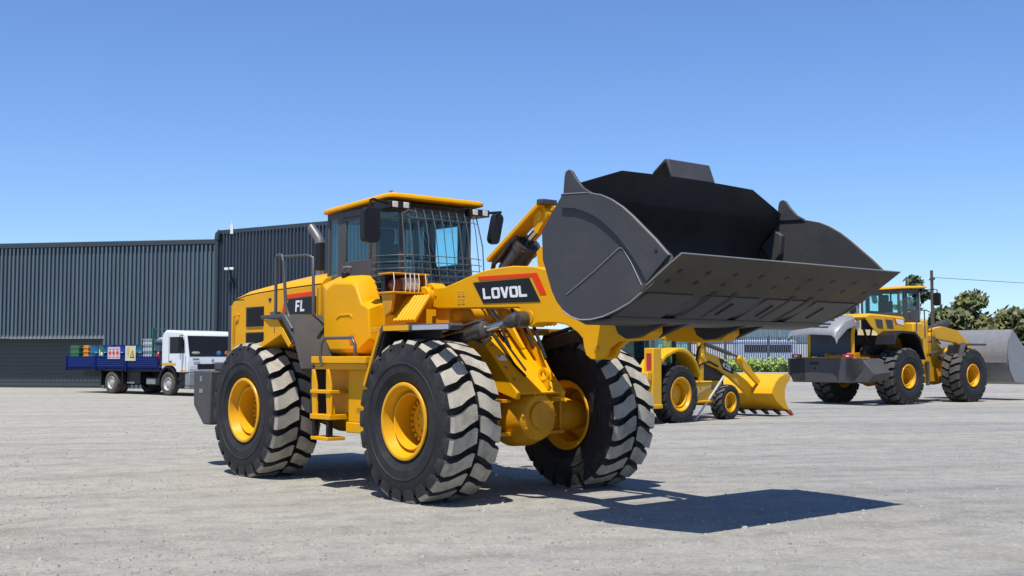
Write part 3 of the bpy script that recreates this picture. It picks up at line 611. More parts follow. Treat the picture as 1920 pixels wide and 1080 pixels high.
for s in (-1, 1):
    a = MB(); a.prism(side, s * (BW - .02), s * BW, mi=0)
    sp = a.obj('side_plate', 'bucket', bucket, bevel=.004)
    # raised wear plate along the front curve
    crv_o = [(4.335, 2.965), (4.55, 2.953), (4.68, 2.938), (4.83, 2.903), (4.95, 2.853), (5.08, 2.778), (5.20, 2.688), (5.33, 2.578), (5.45, 2.478), (5.555, 2.378), (5.60, 2.335)]
    crv_i = [(4.335, 2.84), (4.50, 2.82), (4.60, 2.79), (4.72, 2.745), (4.82, 2.69), (4.92, 2.62), (5.02, 2.54), (5.12, 2.44), (5.21, 2.34), (5.29, 2.24), (5.36, 2.13)]
    a = MB(); a.prism(crv_o + list(reversed(crv_i)), s * (BW - .002), s * (BW + .028)); a.obj('edge_plate', 'bucket', sp, bevel=.004)
    a = MB(); a.prism([(4.33, 2.98), (4.345, 3.12), (4.36, 3.165), (4.40, 3.18), (4.44, 3.16), (4.50, 3.08), (4.58, 3.0), (4.68, 2.945), (4.5, 2.95), (4.34, 2.96)], s * (BW - .005), s * (BW - .035)); a.obj('corner_ear', 'bucket', sp, bevel=.006)
    a = MB(); a.tube([(4.38, s * (BW + .004), 2.07), (4.72, s * (BW + .004), 2.25), (5.03, s * (BW + .004), 2.435), (5.07, s * (BW + .004), 2.43), (5.17, s * (BW + .004), 2.30), (5.29, s * (BW + .004), 2.10)], .0045, n=5)
    a.tube([(4.36, s * (BW + .030), 2.962), (4.68, s * (BW + .030), 2.94)], .004, n=5)
    a.tube([(x, s * (BW + .0), z - .002) for x, z in side[6:16]], .007, n=5)
    a.tube([(x, s * (BW + .014), z + .002) for x, z in crv_o[2:]], .004, n=5)
    a.obj('weld_seam', 'weld', sp)
    a = MB(); a.cyl((5.47, s * (BW + .02), 2.375), (5.47, s * (BW + .03), 2.375), .017, n=14); a.obj('bolt_hole', 'black', sp)
    a = MB(); a.prism([(4.34, 2.85), (4.42, 2.80), (4.40, 2.6), (4.30, 2.5), (4.15, 2.7)], s * (BW - .02), s * (BW - .09)); a.obj('corner_gusset', 'bucket', sp, bevel=.01)
# top edge with spill guard
a = MB()
pts = [(-1.54, 3.02), (-.86, 3.245), (-.33, 3.27), (-.33, 3.0), (-1.54, 3.0)]
def backplate(pl, x0=4.335, th=.025, lean=.22): a.loft([[(x0 + (z - 3.0) * lean, y, z) for y, z in pl], [(x0 + th + (z - 3.0) * lean, y, z) for y, z in pl]])
backplate([(-1.545, 3.03), (-1.40, 3.08), (-.95, 3.225), (-.42, 3.235), (.42, 3.235), (.95, 3.225), (1.40, 3.08), (1.545, 3.03), (1.545, 2.955), (-1.545, 2.955)], lean=.48)
gr = a.obj('spill_guard', 'bucket_in', bucket)
a = MB(); a.loft([[(4.44, y0, 3.22), (4.47, y0, 3.235), (4.40, y0, 3.42), (4.36, y0, 3.425), (4.20, y0, 3.31), (4.20, y0, 3.28), (4.355, y0, 3.385), (4.375, y0, 3.38)] for y0 in (-.26, .36)])
a.obj('guard_box', 'bucket', bucket, bevel=.015)
# cutting edge
ed = MB(); ed.prism([(5.30, 2.055), (5.735, 2.335), (5.725, 2.35), (5.28, 2.10)], -BW - .02, BW + .02)
el = ed.obj('cutting_edge', 'lip', bucket, bevel=.004)
dirE = Vector((5.735 - 5.30, 0, 2.335 - 2.055)).normalized(); nE = Vector((dirE.z, 0, -dirE.x))
we = MB(); we.tube([(5.736, -BW - .02, 2.343), (5.736, BW + .02, 2.343)], .006, n=6); we.tube([(5.735, -BW - .02, 2.34), (5.60, -BW - .022, 2.262), (5.36, -BW - .022, 2.11)], .006, n=5); we.obj('worn_edge', 'weld', el)
bh = MB()
for i in range(9):
    y = -1.42 + i * .355
    for t in (.16, .30):
        c = Vector((5.30, y, 2.055)) + dirE * t + Vector((0, .02 * (t > .2), 0))
        bh.tube([c + nE * -.002, c + nE * .004], .026, 14)
bh.obj('bolt_head', 'black', el)
# underside plates, ribs, hinge brackets
un = MB(); d2 = Vector((5.36 - 4.83, 0, 2.105 - 1.86)).normalized(); n2 = Vector((d2.z, 0, -d2.x)); rot2 = Matrix.Rotation(-math.atan2(d2.z, d2.x), 3, 'Y')
for y0, y1 in ((-1.50, -.92), (-.74, -.02), (.10, .66), (.86, 1.50)):
    c = Vector((5.06, (y0 + y1) / 2, 1.962)) + n2 * .012; un.box(c, (.48, y1 - y0, .02), rot2)
un.obj('wear_plate', 'grey', bucket, bevel=.003)
un = MB()
for y in (-.28, .30, 1.1): un.box(Vector((5.08, y, 1.97)) + n2 * .024, (.22, .018, .012), rot2)
un.obj('drain_slot', 'black', bucket)
for yc_ in (-.56, .56):
    for o_ in (-.14, .14):
        hb = MB(); hb.prism([(4.16, 2.15), (4.12, 1.86), (4.18, 1.74), (4.28, 1.69), (4.42, 1.70), (4.62, 1.77), (4.95, 1.885), (5.34, 2.065), (5.36, 2.10), (4.83, 1.88), (4.53, 1.86), (4.33, 1.96)], yc_ + o_ - .03, yc_ + o_ + .03); hb.obj('hinge_bracket', 'bucket_in', bucket, bevel=.006)
hb = MB(); hb.prism([(4.35, 1.93), (4.55, 1.83), (4.85, 1.85), (4.9, 1.86), (4.85, 1.83), (4.55, 1.80), (4.3, 1.90)], -1.5, 1.5); hb.obj('heel_plate', 'grey', bucket)
hb = MB()
for y in (-.09, .09): hb.prism([(4.10, 3.02), (3.95, 2.95), (3.94, 2.85), (4.10, 2.75)], y - .025, y + .025)
hb.obj('link_bracket', 'bucket', bucket)

# ================================================================== BACKGROUND LOADER (engine cover open)
S = 1.08
L2 = empty('wheel_loader', (13.409, 40.626, 0), R(38), 'yellow wheel loader seen from behind with its engine cover raised open', 'wheel loader', 'yellow wheel loaders')
L2.scale = (S, S, S)
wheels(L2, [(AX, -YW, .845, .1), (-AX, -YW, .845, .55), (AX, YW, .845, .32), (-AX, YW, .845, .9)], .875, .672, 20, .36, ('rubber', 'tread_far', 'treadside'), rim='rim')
loader_cab(L2, fancy=False, ym='yellow_far').location.z = .20; rear_chassis(L2); axle(L2, AX); axle(L2, -AX)
mb = MB()
mb.prism([(-1.20, 1.39), (1.58, 1.39), (1.58, 1.16), (1.40, .66), (-.85, .66), (-1.20, 1.05)], -3.62, -3.30, axis='x')
mb.loft([[(-3.62, -.55, 1.39), (-3.62, -1.15, 1.39), (-3.62, -1.58, .92), (-3.62, -1.35, .68), (-3.62, -.55, .68)], [(-2.9, -.55, 1.39), (-2.9, -1.25, 1.39), (-2.85, -1.60, .98), (-2.85, -1.5, .74), (-2.9, -.55, .70)]])
mb.loft([[(-3.62, .9, 1.39), (-3.62, 1.58, 1.39), (-3.62, 1.58, .92), (-3.62, 1.35, .68), (-3.62, .9, .68)], [(-2.9, .9, 1.39), (-2.9, 1.5, 1.39), (-2.85, 1.5, .98), (-2.85, 1.4, .74), (-2.9, .9, .70)]])
cw = mb.obj('counterweight', 'grey', L2, bevel=.02)
for y in (-.62, 1.28):
    q = MB(); q.b2((-3.60, y - .17, 1.40), (-3.50, y + .17, 1.52)); tl = q.obj('tail_light', 'red', cw, bevel=.01)
    q = MB(); q.b2((-3.603, y - .05, 1.44), (-3.60, y + .05, 1.48)); q.obj('reflector', 'white', cw)
q = MB(); q.b2((-3.63, .40, 1.20), (-3.62, .74, 1.28)); q.cyl((-3.64, .55, 1.08), (-3.62, .55, 1.08), .03, n=12); q.obj('tow_slot', 'black', cw)
q = MB(); q.b2((-3.55, -.9, 1.39), (-2.9, 1.3, 1.43)); q.obj('deck_plate', 'frame_yellow', L2)
M['radiator'] = mat('radiator core', (.055, .075, .12, 1), .5, metal=.3, var=.2, scale=3)
q = MB(); q.b2((-3.05, -.32, 1.45), (-2.9, 1.10, 2.25))
for k in range(5): q.b2((-3.06, -.30, 1.55 + k * .15), (-3.05, 1.08, 1.56 + k * .15))
q.obj('radiator', 'radiator', L2)
q = MB(); q.tube([(-3.0, -.38, 1.42), (-3.02, -.40, 2.1), (-3.05, -.48, 2.45), (-3.0, -.5, 2.5)], .06, n=8); q.b2((-3.05, 1.14, 1.42), (-2.95, 1.26, 2.3)); q.obj('cover_post', 'yellow_far', L2)
q = MB(); q.b2((-2.85, -.30, 1.45), (-1.2, .9, 2.1)); q.cyl((-2.5, .3, 2.1), (-2.0, .3, 2.2), .16); q.tube([(-2.8, -.6, 2.4), (-2.6, -.62, 1.9), (-2.3, -.6, 1.7)], .04); q.tube([(-2.8, -.5, 1.6), (-2.4, -.6, 2.1), (-2.2, -.5, 2.3)], .03); q.b2((-2.7, -.62, 1.5), (-1.6, -.4, 1.8)); q.obj('engine', 'black', L2, bevel=.02)
# raised grille cover (grey, louvred)
M['lightgrey'] = mat('light grey paint', (.27, .275, .29, 1), .4, metal=.1, dirt=dust, dirt_amt=.2)
gb = MB(); 
gpts = [(-2.95, 2.70), (-3.10, 2.71), (-3.50, 2.60), (-3.95, 2.28), (-4.02, 2.14)]
def gring(y, dz): return [(x, y, z + dz) for x, z in gpts] + [(x, y, z + dz - .05) for x, z in reversed(gpts)]
gb.loft([gring(-.56, -.30), gring(-.50, -.12), gring(-.36, -.02), gring(.4, .02), gring(1.1, -.03), gring(1.24, -.12), gring(1.30, -.34)])
for k, (x, z) in enumerate(((-3.22, 2.70), (-3.42, 2.635), (-3.60, 2.55), (-3.78, 2.43), (-3.9, 2.33))):
    gb.box((x, .37, z + .03), (.07, 1.1, .03), Matrix.Rotation(R(-32), 3, 'Y'))
gb.obj('engine_cover', 'lightgrey', L2, bevel=.012)
gb = MB(); gb.tube([(-3.15, .2, 2.70), (-3.12, .22, 2.83), (-3.1, .5, 2.84), (-3.1, .55, 2.70)], .015); gb.obj('cover_handle', 'rail', L2)
# yellow hood side panel, swung
hp = MB(); hs = [(-3.05, 2.62), (-2.75, 2.70), (-1.45, 2.66), (-1.0, 2.62), (-1.0, 2.15), (-1.55, 2.04), (-2.25, 2.05), (-2.70, 2.32)]
hp.loft([[(x, -.86, z) for x, z in hs], [(x, -.80, z + .04) for x, z in hs]])
hp.loft([[(x, y, z) for x, z in ((-3.05, 2.63), (-2.75, 2.74), (-1.0, 2.68), (-1.0, 2.60), (-2.7, 2.62), (-3.0, 2.58))] for y in (-.82, .85)])
h2 = hp.obj('engine_hood', 'yellow_far', L2, bevel=.015)
for x in (-2.55, -2.02):
    q = MB(); q.prism([(x, 2.58), (x + .38, 2.56), (x + .42, 2.30), (x + .10, 2.32)], -.861, -.868); q.obj('side_vent', 'grey', h2)
q = MB(); q.prism([(-1.5, 2.60), (-1.08, 2.56), (-1.05, 2.40), (-1.4, 2.46)], -.861, -.868); q.obj('model_decal', 'white', h2); q = MB(); q.prism([(-1.58, 2.62), (-1.5, 2.61), (-1.4, 2.45), (-1.48, 2.44)], -.861, -.869); q.obj('orange_decal', 'orange', h2)
for s in (-1, 1):
    f = MB(); f.prism([(-2.55, 1.80), (-2.42, 2.10), (-2.15, 2.22), (-1.40, 2.20), (-1.15, 2.02), (-.88, 1.35), (-.92, 1.35), (-1.22, 1.96), (-1.45, 2.13), (-2.12, 2.15), (-2.36, 2.05), (-2.48, 1.80)], s * 1.5, s * .84); f.obj('rear_fender', 'black', L2, bevel=.01)
q = MB(); q.tube([(-1.2, -1.40, 2.2), (-1.2, -1.42, 2.85), (-.7, -1.42, 2.87), (-.45, -1.42, 2.8), (-.42, -1.42, 1.5)], .02); q.tube([(-.8, -1.42, 2.86), (-.78, -1.42, 2.0)], .02); q.obj('handrail', 'rail', L2)
q = MB(); q.b2((-.9, -1.1, 1.95), (-.35, -.75, 2.5)); q.b2((-.30, -1.02, .9), (-.06, -.75, 2.45)); q.b2((-.06, -.96, 1.5), (.12, -.8, 2.6)); q.b2((-.35, -1.05, .62), (0, -.7, .95)); q.obj('side_tank', 'yellow_far', L2, bevel=.05)
q = MB(); q.cyl((.15, -.98, 1.5), (.6, -.98, 1.62), .05); q.cyl((-.15, -1.08, .55), (-.15, -1.08, 1.3), .06); q.tube([(.1, -1.0, 1.9), (.4, -1.05, 2.0), (.7, -1.0, 1.85)], .03); q.obj('steering_cylinder', 'cyl', L2)
for s in (-1, 1): front_fender(L2, s, strips=False)
q = MB()
for s in (-1, 1): q.prism([(.8, 2.1), (.9, 2.35), (1.4, 2.42), (2.3, 2.3), (3.4, 1.6), (3.9, 1.2), (3.8, 1.0), (3.3, 1.3), (2.2, 1.9), (1.2, 2.0)], s * .65, s * .47)
q.cyl((2.6, -.5, 1.6), (2.6, .5, 1.6), .13); q.obj('lift_arm', 'yellow_far', L2, bevel=.01)
q = MB(); q.b2((.5, -.42, .65), (1.5, .42, 2.0)); q.prism([(.9, 2.0), (1.4, 2.0), (2.4, 1.1), (2.4, .95), (1.5, .8)], -.4, .4); q.obj('front_frame', 'yellow_far', L2)
q = MB(); q.cyl((1.0, -.78, 1.4), (2.4, -.78, 1.85), .08); q.tube([(1.4, -.1, 2.3), (2.6, -.1, 2.6)], .12); q.obj('hydraulic_cylinder', 'cyl', L2)
q = MB(); prf = [(4.05, 2.35), (3.82, 2.0), (3.72, 1.5), (3.80, 1.0), (4.1, .62), (5.5, .50), (5.5, .55), (4.15, .68), (3.88, 1.05), (3.80, 1.5), (3.90, 1.98), (4.12, 2.30)]
q.prism(prf, -1.57, 1.57); sdp = [(4.05, 2.35), (3.82, 2.0), (3.72, 1.5), (3.80, 1.0), (4.1, .62), (5.4, .52), (5.15, 1.1), (4.7, 1.8)]
for s in (-1, 1): q.prism(sdp, s * 1.58, s * 1.54)
q.b2((3.70, -1.5, 1.25), (3.78, 1.5, 1.35))
q.obj('bucket', 'lightgrey', L2)
q = MB(); q.cyl((-2.3, .1, 2.4), (-2.3, .1, 2.8), .06, mi=0); q.cyl((-2.3, .1, 2.8), (-2.3, .1, 3.2), .1); q.obj('exhaust_stack', 'black', L2)

# ================================================================== BACKHOE LOADER
BH = empty('backhoe_loader', (3.19, 28.253, 0), R(46), 'small yellow backhoe loader parked under the raised bucket, front bucket lowered', 'backhoe loader')
wheels(BH, [(0, -.86, .665, 0), (0, .86, .665, .3)], .69, .42, 20, .40, ('rubber', 'treadside', 'rubber'), rim='rim', depth=.045, bend=.6, wfrac=.38)
wheels(BH, [(2.15, -.84, .425, .2), (2.15, .84, .425, .5)], .44, .34, 16, .25, ('rubber', 'tread_far', 'rubber'), rim='rim', depth=.035, bend=.6, wfrac=.42)
Y = 'yellow_far'
for s in (-1, 1):
    q = MB(); n = 12; oc = []; ic = []
    for k in range(n + 1):
        t = R(175 - 158 * k / n); oc.append((.0 + .88 * math.cos(t) * (1.0 if k > 4 else 1.25) * .98, .80 + .96 * math.sin(t))); ic.append((.0 + .80 * math.cos(t) * (1.0 if k > 4 else 1.2), .80 + .86 * math.sin(t)))
    q.prism(oc + list(reversed(ic)), s * 1.06, s * .52); q.obj('fender', Y, BH, bevel=.03, smooth=40)
    q = MB(); q.b2((-1.12, s * 1.10, .42), (-.80, s * .84, 1.74)); q.b2((-1.14, s * 1.12, .36), (-.78, s * .82, .46)); q.b2((-1.14, s * 1.08, 1.0), (-1.3, s * .2, 1.2)); sb = q.obj('stabiliser', Y, BH, bevel=.02)
    q = MB(); q.b2((-1.135, s * 1.05, 1.25), (-1.12, s * .92, 1.62)); q.obj('tail_light', 'red', sb)
    q = MB(); q.prism([(1.50, 1.55), (1.60, 2.05), (1.75, 2.05), (1.85, 1.66), (2.45, 1.52), (3.16, 1.14), (3.65, .92), (3.95, .72), (3.75, .50), (3.45, .70), (2.9, 1.0), (2.3, 1.24), (1.8, 1.38), (1.5, 1.40)], s * .52, s * .42); ar = q.obj('loader_arm', Y, BH, bevel=.01)
    if s < 0:
        q = MB(); q.prism([(2.35, 1.50), (2.55, 1.48), (3.05, 1.22), (2.98, 1.10), (2.55, 1.22)], -.52, -.526); q.obj('model_decal', 'decal_black', ar)
        q = MB(); letters(q, '428', 2.52, 1.235, .13, -.526, adv=.125, slant=.0, wf=.75)
        q.v = [(x, y, z - (x - 2.6) * .32 + .03) for x, y, z in q.v]; q.obj('lettering', 'white', ar)
    q = MB(); q.cyl((1.7, s * .60, 1.85), (2.75, s * .60, 1.62), .055, n=12); q.cyl((2.7, s * .60, 1.63), (3.1, s * .60, 1.55), .03, n=10); q.obj('arm_cylinder', 'cyl', BH, smooth=40)
    q = MB(); q.prism([(3.02, 1.50), (3.10, 1.58), (3.20, 1.55), (4.06, .92), (3.96, .82), (3.05, 1.38)], s * .66, s * .58); q.cyl((3.11, s * .70, 1.5), (3.11, s * .54, 1.5), .07); q.obj('bucket_link', Y, BH, bevel=.01)
q = MB(); q.b2((-1.0, -.45, .55), (2.6, .45, .95)); q.b2((.55, -.98, .50), (1.35, -.5, .92)); q.b2((.55, .5, .50), (1.35, .98, .92)); q.b2((.45, -1.0, .92), (1.38, -.5, .96)); q.b2((.5, -1.0, .44), (1.38, -.5, .50)); q.b2((-1.1, -.9, .8), (-.9, .9, 1.1)); q.cyl((0, -.7, .66), (0, .7, .66), .16); q.cyl((2.15, -.75, .43), (2.15, .75, .43), .11)
q.obj('chassis', Y, BH, bevel=.02)
q = MB(); q.b2((1.28, -.44, .95), (2.72, .44, 1.40)); q.b2((2.70, -.40, .8), (2.76, .40, 1.3)); q.obj('engine_cover', 'black', BH, bevel=.03)
for s in (-1, 1):
    q = MB(); q.prism([(1.48, .9), (1.50, 2.10), (1.60, 2.14), (1.68, 2.05), (1.64, .9)], s * .56, s * .46); q.cyl((1.58, s * .60, 2.0), (1.58, s * .44, 2.0), .06); q.cyl((1.58, s * .60, 1.55), (1.58, s * .44, 1.55), .07); q.obj('tower_post', Y, BH, bevel=.01)
    q = MB(); q.tube([(1.35, s * .5, 1.2), (1.42, s * .55, 1.7), (1.62, s * .57, 1.95), (1.9, s * .54, 1.8)], .025, n=6); q.tube([(1.3, s * .52, 1.1), (1.5, s * .56, 1.35), (1.9, s * .55, 1.42), (2.3, s * .54, 1.3)], .022, n=6); q.obj('hydraulic_hose', 'hose', BH)
q = MB(); q.tube([(.62, -1.0, .62), (1.3, -1.0, .84)], .02); q.obj('side_stripe', 'steel', BH)
cb = MB()
for x, y in ((-.75, -.62), (-.75, .62), (.25, -.66), (.25, .66), (1.02, -.55), (1.02, .55)): cb.b2((x, y - .035, .95), (x + .07, y + .035, 2.55))
cb.b2((-.78, -.66, .95), (1.05, .66, 1.15)); cb.b2((-.80, -.72, 2.5), (1.1, .72, 2.56)); bc = cb.obj('cab', 'black', BH)
cb = MB(); cb.b2((-.86, -.76, 2.56), (1.18, .76, 2.68)); cb.obj('roof', Y, bc, bevel=.04)
for a, b, nm in (((-.74, -.63, 1.15), (.25, -.625, 2.5), 'side_window'), ((.32, -.60, 1.15), (1.02, -.595, 2.5), 'side_window'), ((-.74, .63, 1.15), (1.02, .625, 2.5), 'side_window'), ((1.05, -.52, 1.15), (1.055, .52, 2.5), 'windscreen'), ((-.75, -.58, 1.15), (-.745, .58, 2.5), 'rear_window')):
    cb = MB(); cb.b2(a, b); cb.obj(nm, 'glass_side', bc)
cb = MB(); cb.b2((-.4, -.25, 1.15), (.05, .25, 1.5)); cb.b2((-.45, -.25, 1.5), (-.32, .25, 2.1)); cb.tube([(.6, 0, 1.1), (.5, 0, 1.75)], .05); cb.obj('seat', 'seat', bc, bevel=.03)
q = MB(); prf = [(3.83, .60), (3.88, .72), (4.02, .88), (4.22, 1.01), (4.50, 1.10), (4.50, 1.07), (4.24, .98), (4.06, .86), (3.92, .71), (3.88, .60), (4.10, .43), (4.40, .26), (4.72, .15), (4.72, .12), (4.38, .22), (4.06, .39)]
q.prism(prf, -1.12, 1.12)
bb = q.obj('bucket', Y, BH, smooth=25)
for s in (-1, 1):
    q = MB(); q.prism([(3.83, .60), (3.88, .72), (4.02, .88), (4.22, 1.01), (4.50, 1.10), (4.74, 1.06), (4.72, .95), (4.55, .82), (4.46, .70), (4.46, .45), (4.58, .25), (4.74, .12), (4.38, .22), (4.06, .39)], s * 1.14, s * 1.11); q.obj('side_plate', Y, bb)
for k in range(7):
    q = MB(); y = -1.10 + k * .366; q.prism([(4.56, .17), (4.58, .13), (4.84, .01), (4.89, .02), (4.76, .15)], y - .04, y + .04); q.obj('bucket_tooth', 'red' if k == 0 else 'black', bb)
q = MB(); q.tube([(.62, -.75, 1.15), (.70, -.78, .95), (.62, -.8, .8)], .03); q.b2((.55, -.9, .96), (.62, -.84, 1.12)); q.obj('grease_can', mat('green plastic', (.05, .45, .35, 1), .4), BH)
# the big rear glazing mass of the cab behind the fender is in the cab; boom folded behind
q = MB(); q.b2((-1.45, -.18, .7), (-1.15, .18, 1.5)); q.b2((-1.42, -.12, 1.3), (-1.22, .12, 2.6)); q.obj('folded_boom', 'black', BH, bevel=.02)
# white pole leaning
PT = tuple((Matrix.Rotation(R(46), 3, 'Z') @ Vector((1.546, -1.22, 1.078)) + BH.location) - Vector((4.415, 28.457, 0)))
q = MB(); q.cyl((0, 0, 0), PT, .027, n=8); q.sphere((0, 0, .03), .035, 8); q.sphere([k * .2 for k in PT], .027, 8)
pl = q.obj('leaning_pole', mat('white rod', (.7, .7, .66, 1), .5), None, loc=(4.415, 28.457, 0)); tag(pl, 'thin white pole leaning against the backhoe loader beside its front wheel', 'pole')

# ================================================================== GROUND
def sstep(a, b, x): t = max(0, min(1, (x - a) / (b - a))); return t * t * (3 - 2 * t)
def gz(x, y): return .55 * sstep(44, 74, y) * sstep(-6, 8, x)
def ground_mat():
    m = bpy.data.materials.new('gravel yard'); m.use_nodes = True; t = m.node_tree; N = t.nodes; L = t.links; p = N['Principled BSDF']
    p.inputs['Roughness'].default_value = .9; p.inputs['Specular IOR Level'].default_value = .25
    tc = N.new('ShaderNodeTexCoord')
    def noise(sc, det=8, ro=.6, stretch=None):
        n = N.new('ShaderNodeTexNoise'); n.inputs['Scale'].default_value = sc; n.inputs['Detail'].default_value = det; n.inputs['Roughness'].default_value = ro
        if stretch:
            mp = N.new('ShaderNodeMapping'); mp.inputs['Scale'].default_value = stretch; mp.inputs['Rotation'].default_value = (0, 0, R(6)); L.new(tc.outputs['Object'], mp.inputs[0]); L.new(mp.outputs[0], n.inputs['Vector'])
        else: L.new(tc.outputs['Object'], n.inputs['Vector'])
        return n.outputs[0]
    def ramp(src, stops):
        r = N.new('ShaderNodeValToRGB'); e = r.color_ramp.elements
        while len(e) < len(stops): e.new(.5)
        for k, (pos, c) in enumerate(stops): e[k].position = pos; e[k].color = tuple(c) + (1,)
        L.new(src, r.inputs[0]); return r.outputs[0]
    def mix(f, a, b, mode='MIX'):
        x = N.new('ShaderNodeMixRGB'); x.blend_type = mode
        if isinstance(f, float): x.inputs[0].default_value = f
        else: L.new(f, x.inputs[0])
        L.new(a, x.inputs[1]); L.new(b, x.inputs[2]); return x.outputs[0]
    big = ramp(noise(.10, 6, .6, (.45, 1.6, 1)), [(.36, (.278, .280, .270)), (.50, (.318, .311, .287)), (.64, (.350, .334, .296))])
    warm = N.new('ShaderNodeMixRGB'); warm.inputs[1].default_value = (.36, .345, .30, 1); sx = N.new('ShaderNodeSeparateXYZ'); L.new(tc.outputs['Object'], sx.inputs[0])
    ax_ = N.new('ShaderNodeMath'); ax_.operation = 'MULTIPLY_ADD'; L.new(noise(.22, 6, .6), ax_.inputs[0]); ax_.inputs[1].default_value = 9; L.new(sx.outputs[0], ax_.inputs[2])
    mr = N.new('ShaderNodeMapRange'); mr.inputs[1].default_value = 2.0; mr.inputs[2].default_value = 8.5; L.new(ax_.outputs[0], mr.inputs[0]); L.new(mr.outputs[0], warm.inputs[0]); L.new(big, warm.inputs[2]); big = warm.outputs[0]
    streak = ramp(noise(.55, 9, .7, (.25, 1.3, 1)), [(.35, (.86, .865, .87)), (.52, (1, 1, 1)), (.68, (1.06, 1.055, 1.04))])
    fine = ramp(noise(20, 10, .95), [(.36, (.40, .40, .39)), (.45, (.86, .86, .86)), (.54, (1.06, 1.06, 1.06)), (.64, (1.5, 1.48, 1.45))])
    peb = N.new('ShaderNodeTexVoronoi'); peb.inputs['Scale'].default_value = 16; L.new(tc.outputs['Object'], peb.inputs['Vector'])
    pm = ramp(peb.outputs['Distance'], [(.10, (1.18, 1.17, 1.15)), (.22, (1, 1, 1)), (.95, (.93, .93, .93))])
    blot = ramp(noise(2.6, 8, .7), [(.34, (.80, .80, .80)), (.5, (1, 1, 1)), (.66, (1.12, 1.10, 1.06))])
    wv = N.new('ShaderNodeTexWave'); wv.wave_type = 'BANDS'; wv.inputs['Scale'].default_value = .16; wv.inputs['Distortion'].default_value = 7; wv.inputs['Detail'].default_value = 2; wv.inputs['Detail Scale'].default_value = .35
    mpw = N.new('ShaderNodeMapping'); mpw.inputs['Rotation'].default_value = (0, 0, R(63)); L.new(tc.outputs['Object'], mpw.inputs[0]); L.new(mpw.outputs[0], wv.inputs['Vector'])
    trk = ramp(wv.outputs[0], [(.0, (.90, .90, .90)), (.12, (1.0, 1.0, 1.0)), (.80, (1.0, 1.0, 1.0)), (.90, (1.07, 1.065, 1.05)), (1.0, (.97, .97, .97))])
    stain = ramp(noise(.35, 7, .65), [(.60, (1, 1, 1)), (.74, (.80, .72, .62))])
    col = mix(1.0, mix(1.0, mix(1.0, mix(1.0, mix(1.0, big, streak, 'MULTIPLY'), fine, 'MULTIPLY'), pm, 'MULTIPLY'), stain, 'MULTIPLY'), blot, 'MULTIPLY'); col = mix(1.0, col, trk, 'MULTIPLY')
    L.new(col, p.inputs['Base Color'])
    ad = N.new('ShaderNodeMath'); ad.operation = 'ADD'; L.new(noise(30, 6, .75), ad.inputs[0]); L.new(noise(5, 8, .75), ad.inputs[1])
    b = N.new('ShaderNodeBump'); b.inputs['Strength'].default_value = .7; b.inputs['Distance'].default_value = .04; L.new(ad.outputs[0], b.inputs['Height']); L.new(b.outputs[0], p.inputs['Normal'])
    return m
M['ground'] = ground_mat()
xs = [-1500, -600, -250, -120, -60, -30, -15] + [-8 + k * 2 for k in range(0, 20)] + [36, 45, 60, 90, 150, 300, 700, 1500]
ys = [-60, -20, 0, 20, 40] + [44 + 2 * k for k in range(17)] + [85, 100, 130, 200, 400, 900, 2500]
gm = MB(); gm.v = [(x, y, gz(x, y)) for y in ys for x in xs]; nx = len(xs)
gm.f = [(j * nx + i, j * nx + i + 1, (j + 1) * nx + i + 1, (j + 1) * nx + i) for j in range(len(ys) - 1) for i in range(nx - 1)]; gm.mi = [0] * len(gm.f)
tag(gm.obj('ground', 'ground', smooth=60), kind='structure')
# loose stones
st = MB(); rnd = random.Random(11)
for k in range(15000):
    y = 6 + 22 * rnd.random() ** 1.3; x = (rnd.random() - .5) * (y * .95 + 2); r = .007 + .013 * rnd.random() ** 2.5
    if rnd.random() < .03: r *= 1.6
    if math.sin(x * 1.3 + y * .7) + math.sin(x * .45 - y * 1.1) + rnd.random() * 1.8 < .5: continue
    a = rnd.random() * 6.28; q = []
    for i in range(5): q.append((x + r * (1 + .4 * rnd.random()) * math.cos(a + i * 1.257), y + r * (1 + .4 * rnd.random()) * math.sin(a + i * 1.257)))
    b = len(st.v); st.v += [(u, v_, -.002) for u, v_ in q] + [(x + (u - x) * .6, y + (v_ - y) * .6, r * .75) for u, v_ in q]
    st.f += [(b + i, b + (i + 1) % 5, b + 5 + (i + 1) % 5, b + 5 + i) for i in range(5)] + [tuple(b + 5 + i for i in range(5))]; st.mi += [0] * 6
tag(st.obj('gravel', mat('loose stones', (.36, .345, .32, 1), .85, var=.55, scale=14), smooth=0), kind='stuff')

# ================================================================== WAREHOUSES
def cladding(mb, p0, p1, z0, z1, pitch=.225, dep=.13, duty=.55, holes=(), mi=0):
    p0 = Vector((p0[0], p0[1], 0)); p1 = Vector((p1[0], p1[1], 0)); d = p1 - p0; Ln = d.length; d.normalize(); nrm = Vector((d.y, -d.x, 0))
    u = 0; prof = []
    while u < Ln:
        for du, h in ((0, 0), (pitch * (1 - duty), 0), (pitch * (1 - duty * .86), dep), (pitch * (1 - duty * .14), dep)): prof.append((u + du, h))
        u += pitch
    for (ua, ub, za, zb) in [(0, Ln, z0, z1)] if not holes else holes:
        pr = [q for q in prof if ua <= q[0] <= ub]
        vs = [tuple(p0 + d * q[0] + nrm * q[1]) for q in pr]
        mb.loft([[(x, y, za) for x, y, _ in vs], [(x, y, zb) for x, y, _ in vs]], closed=False, mi=mi)
M['clad_a'] = mat('blue grey cladding', (.098, .138, .172, 1), .45, metal=.0, var=.22, scale=1.5, spec=.5)
M['clad_b'] = mat('dark slate cladding', (.044, .062, .086, 1), .45, metal=.0, var=.2, scale=1.5)
M['clad_trim'] = mat('dark gutter', (.035, .05, .06, 1), .4)
M['roof_sheet'] = mat('grey roof sheet', (.22, .23, .26, 1), .45, metal=.2)
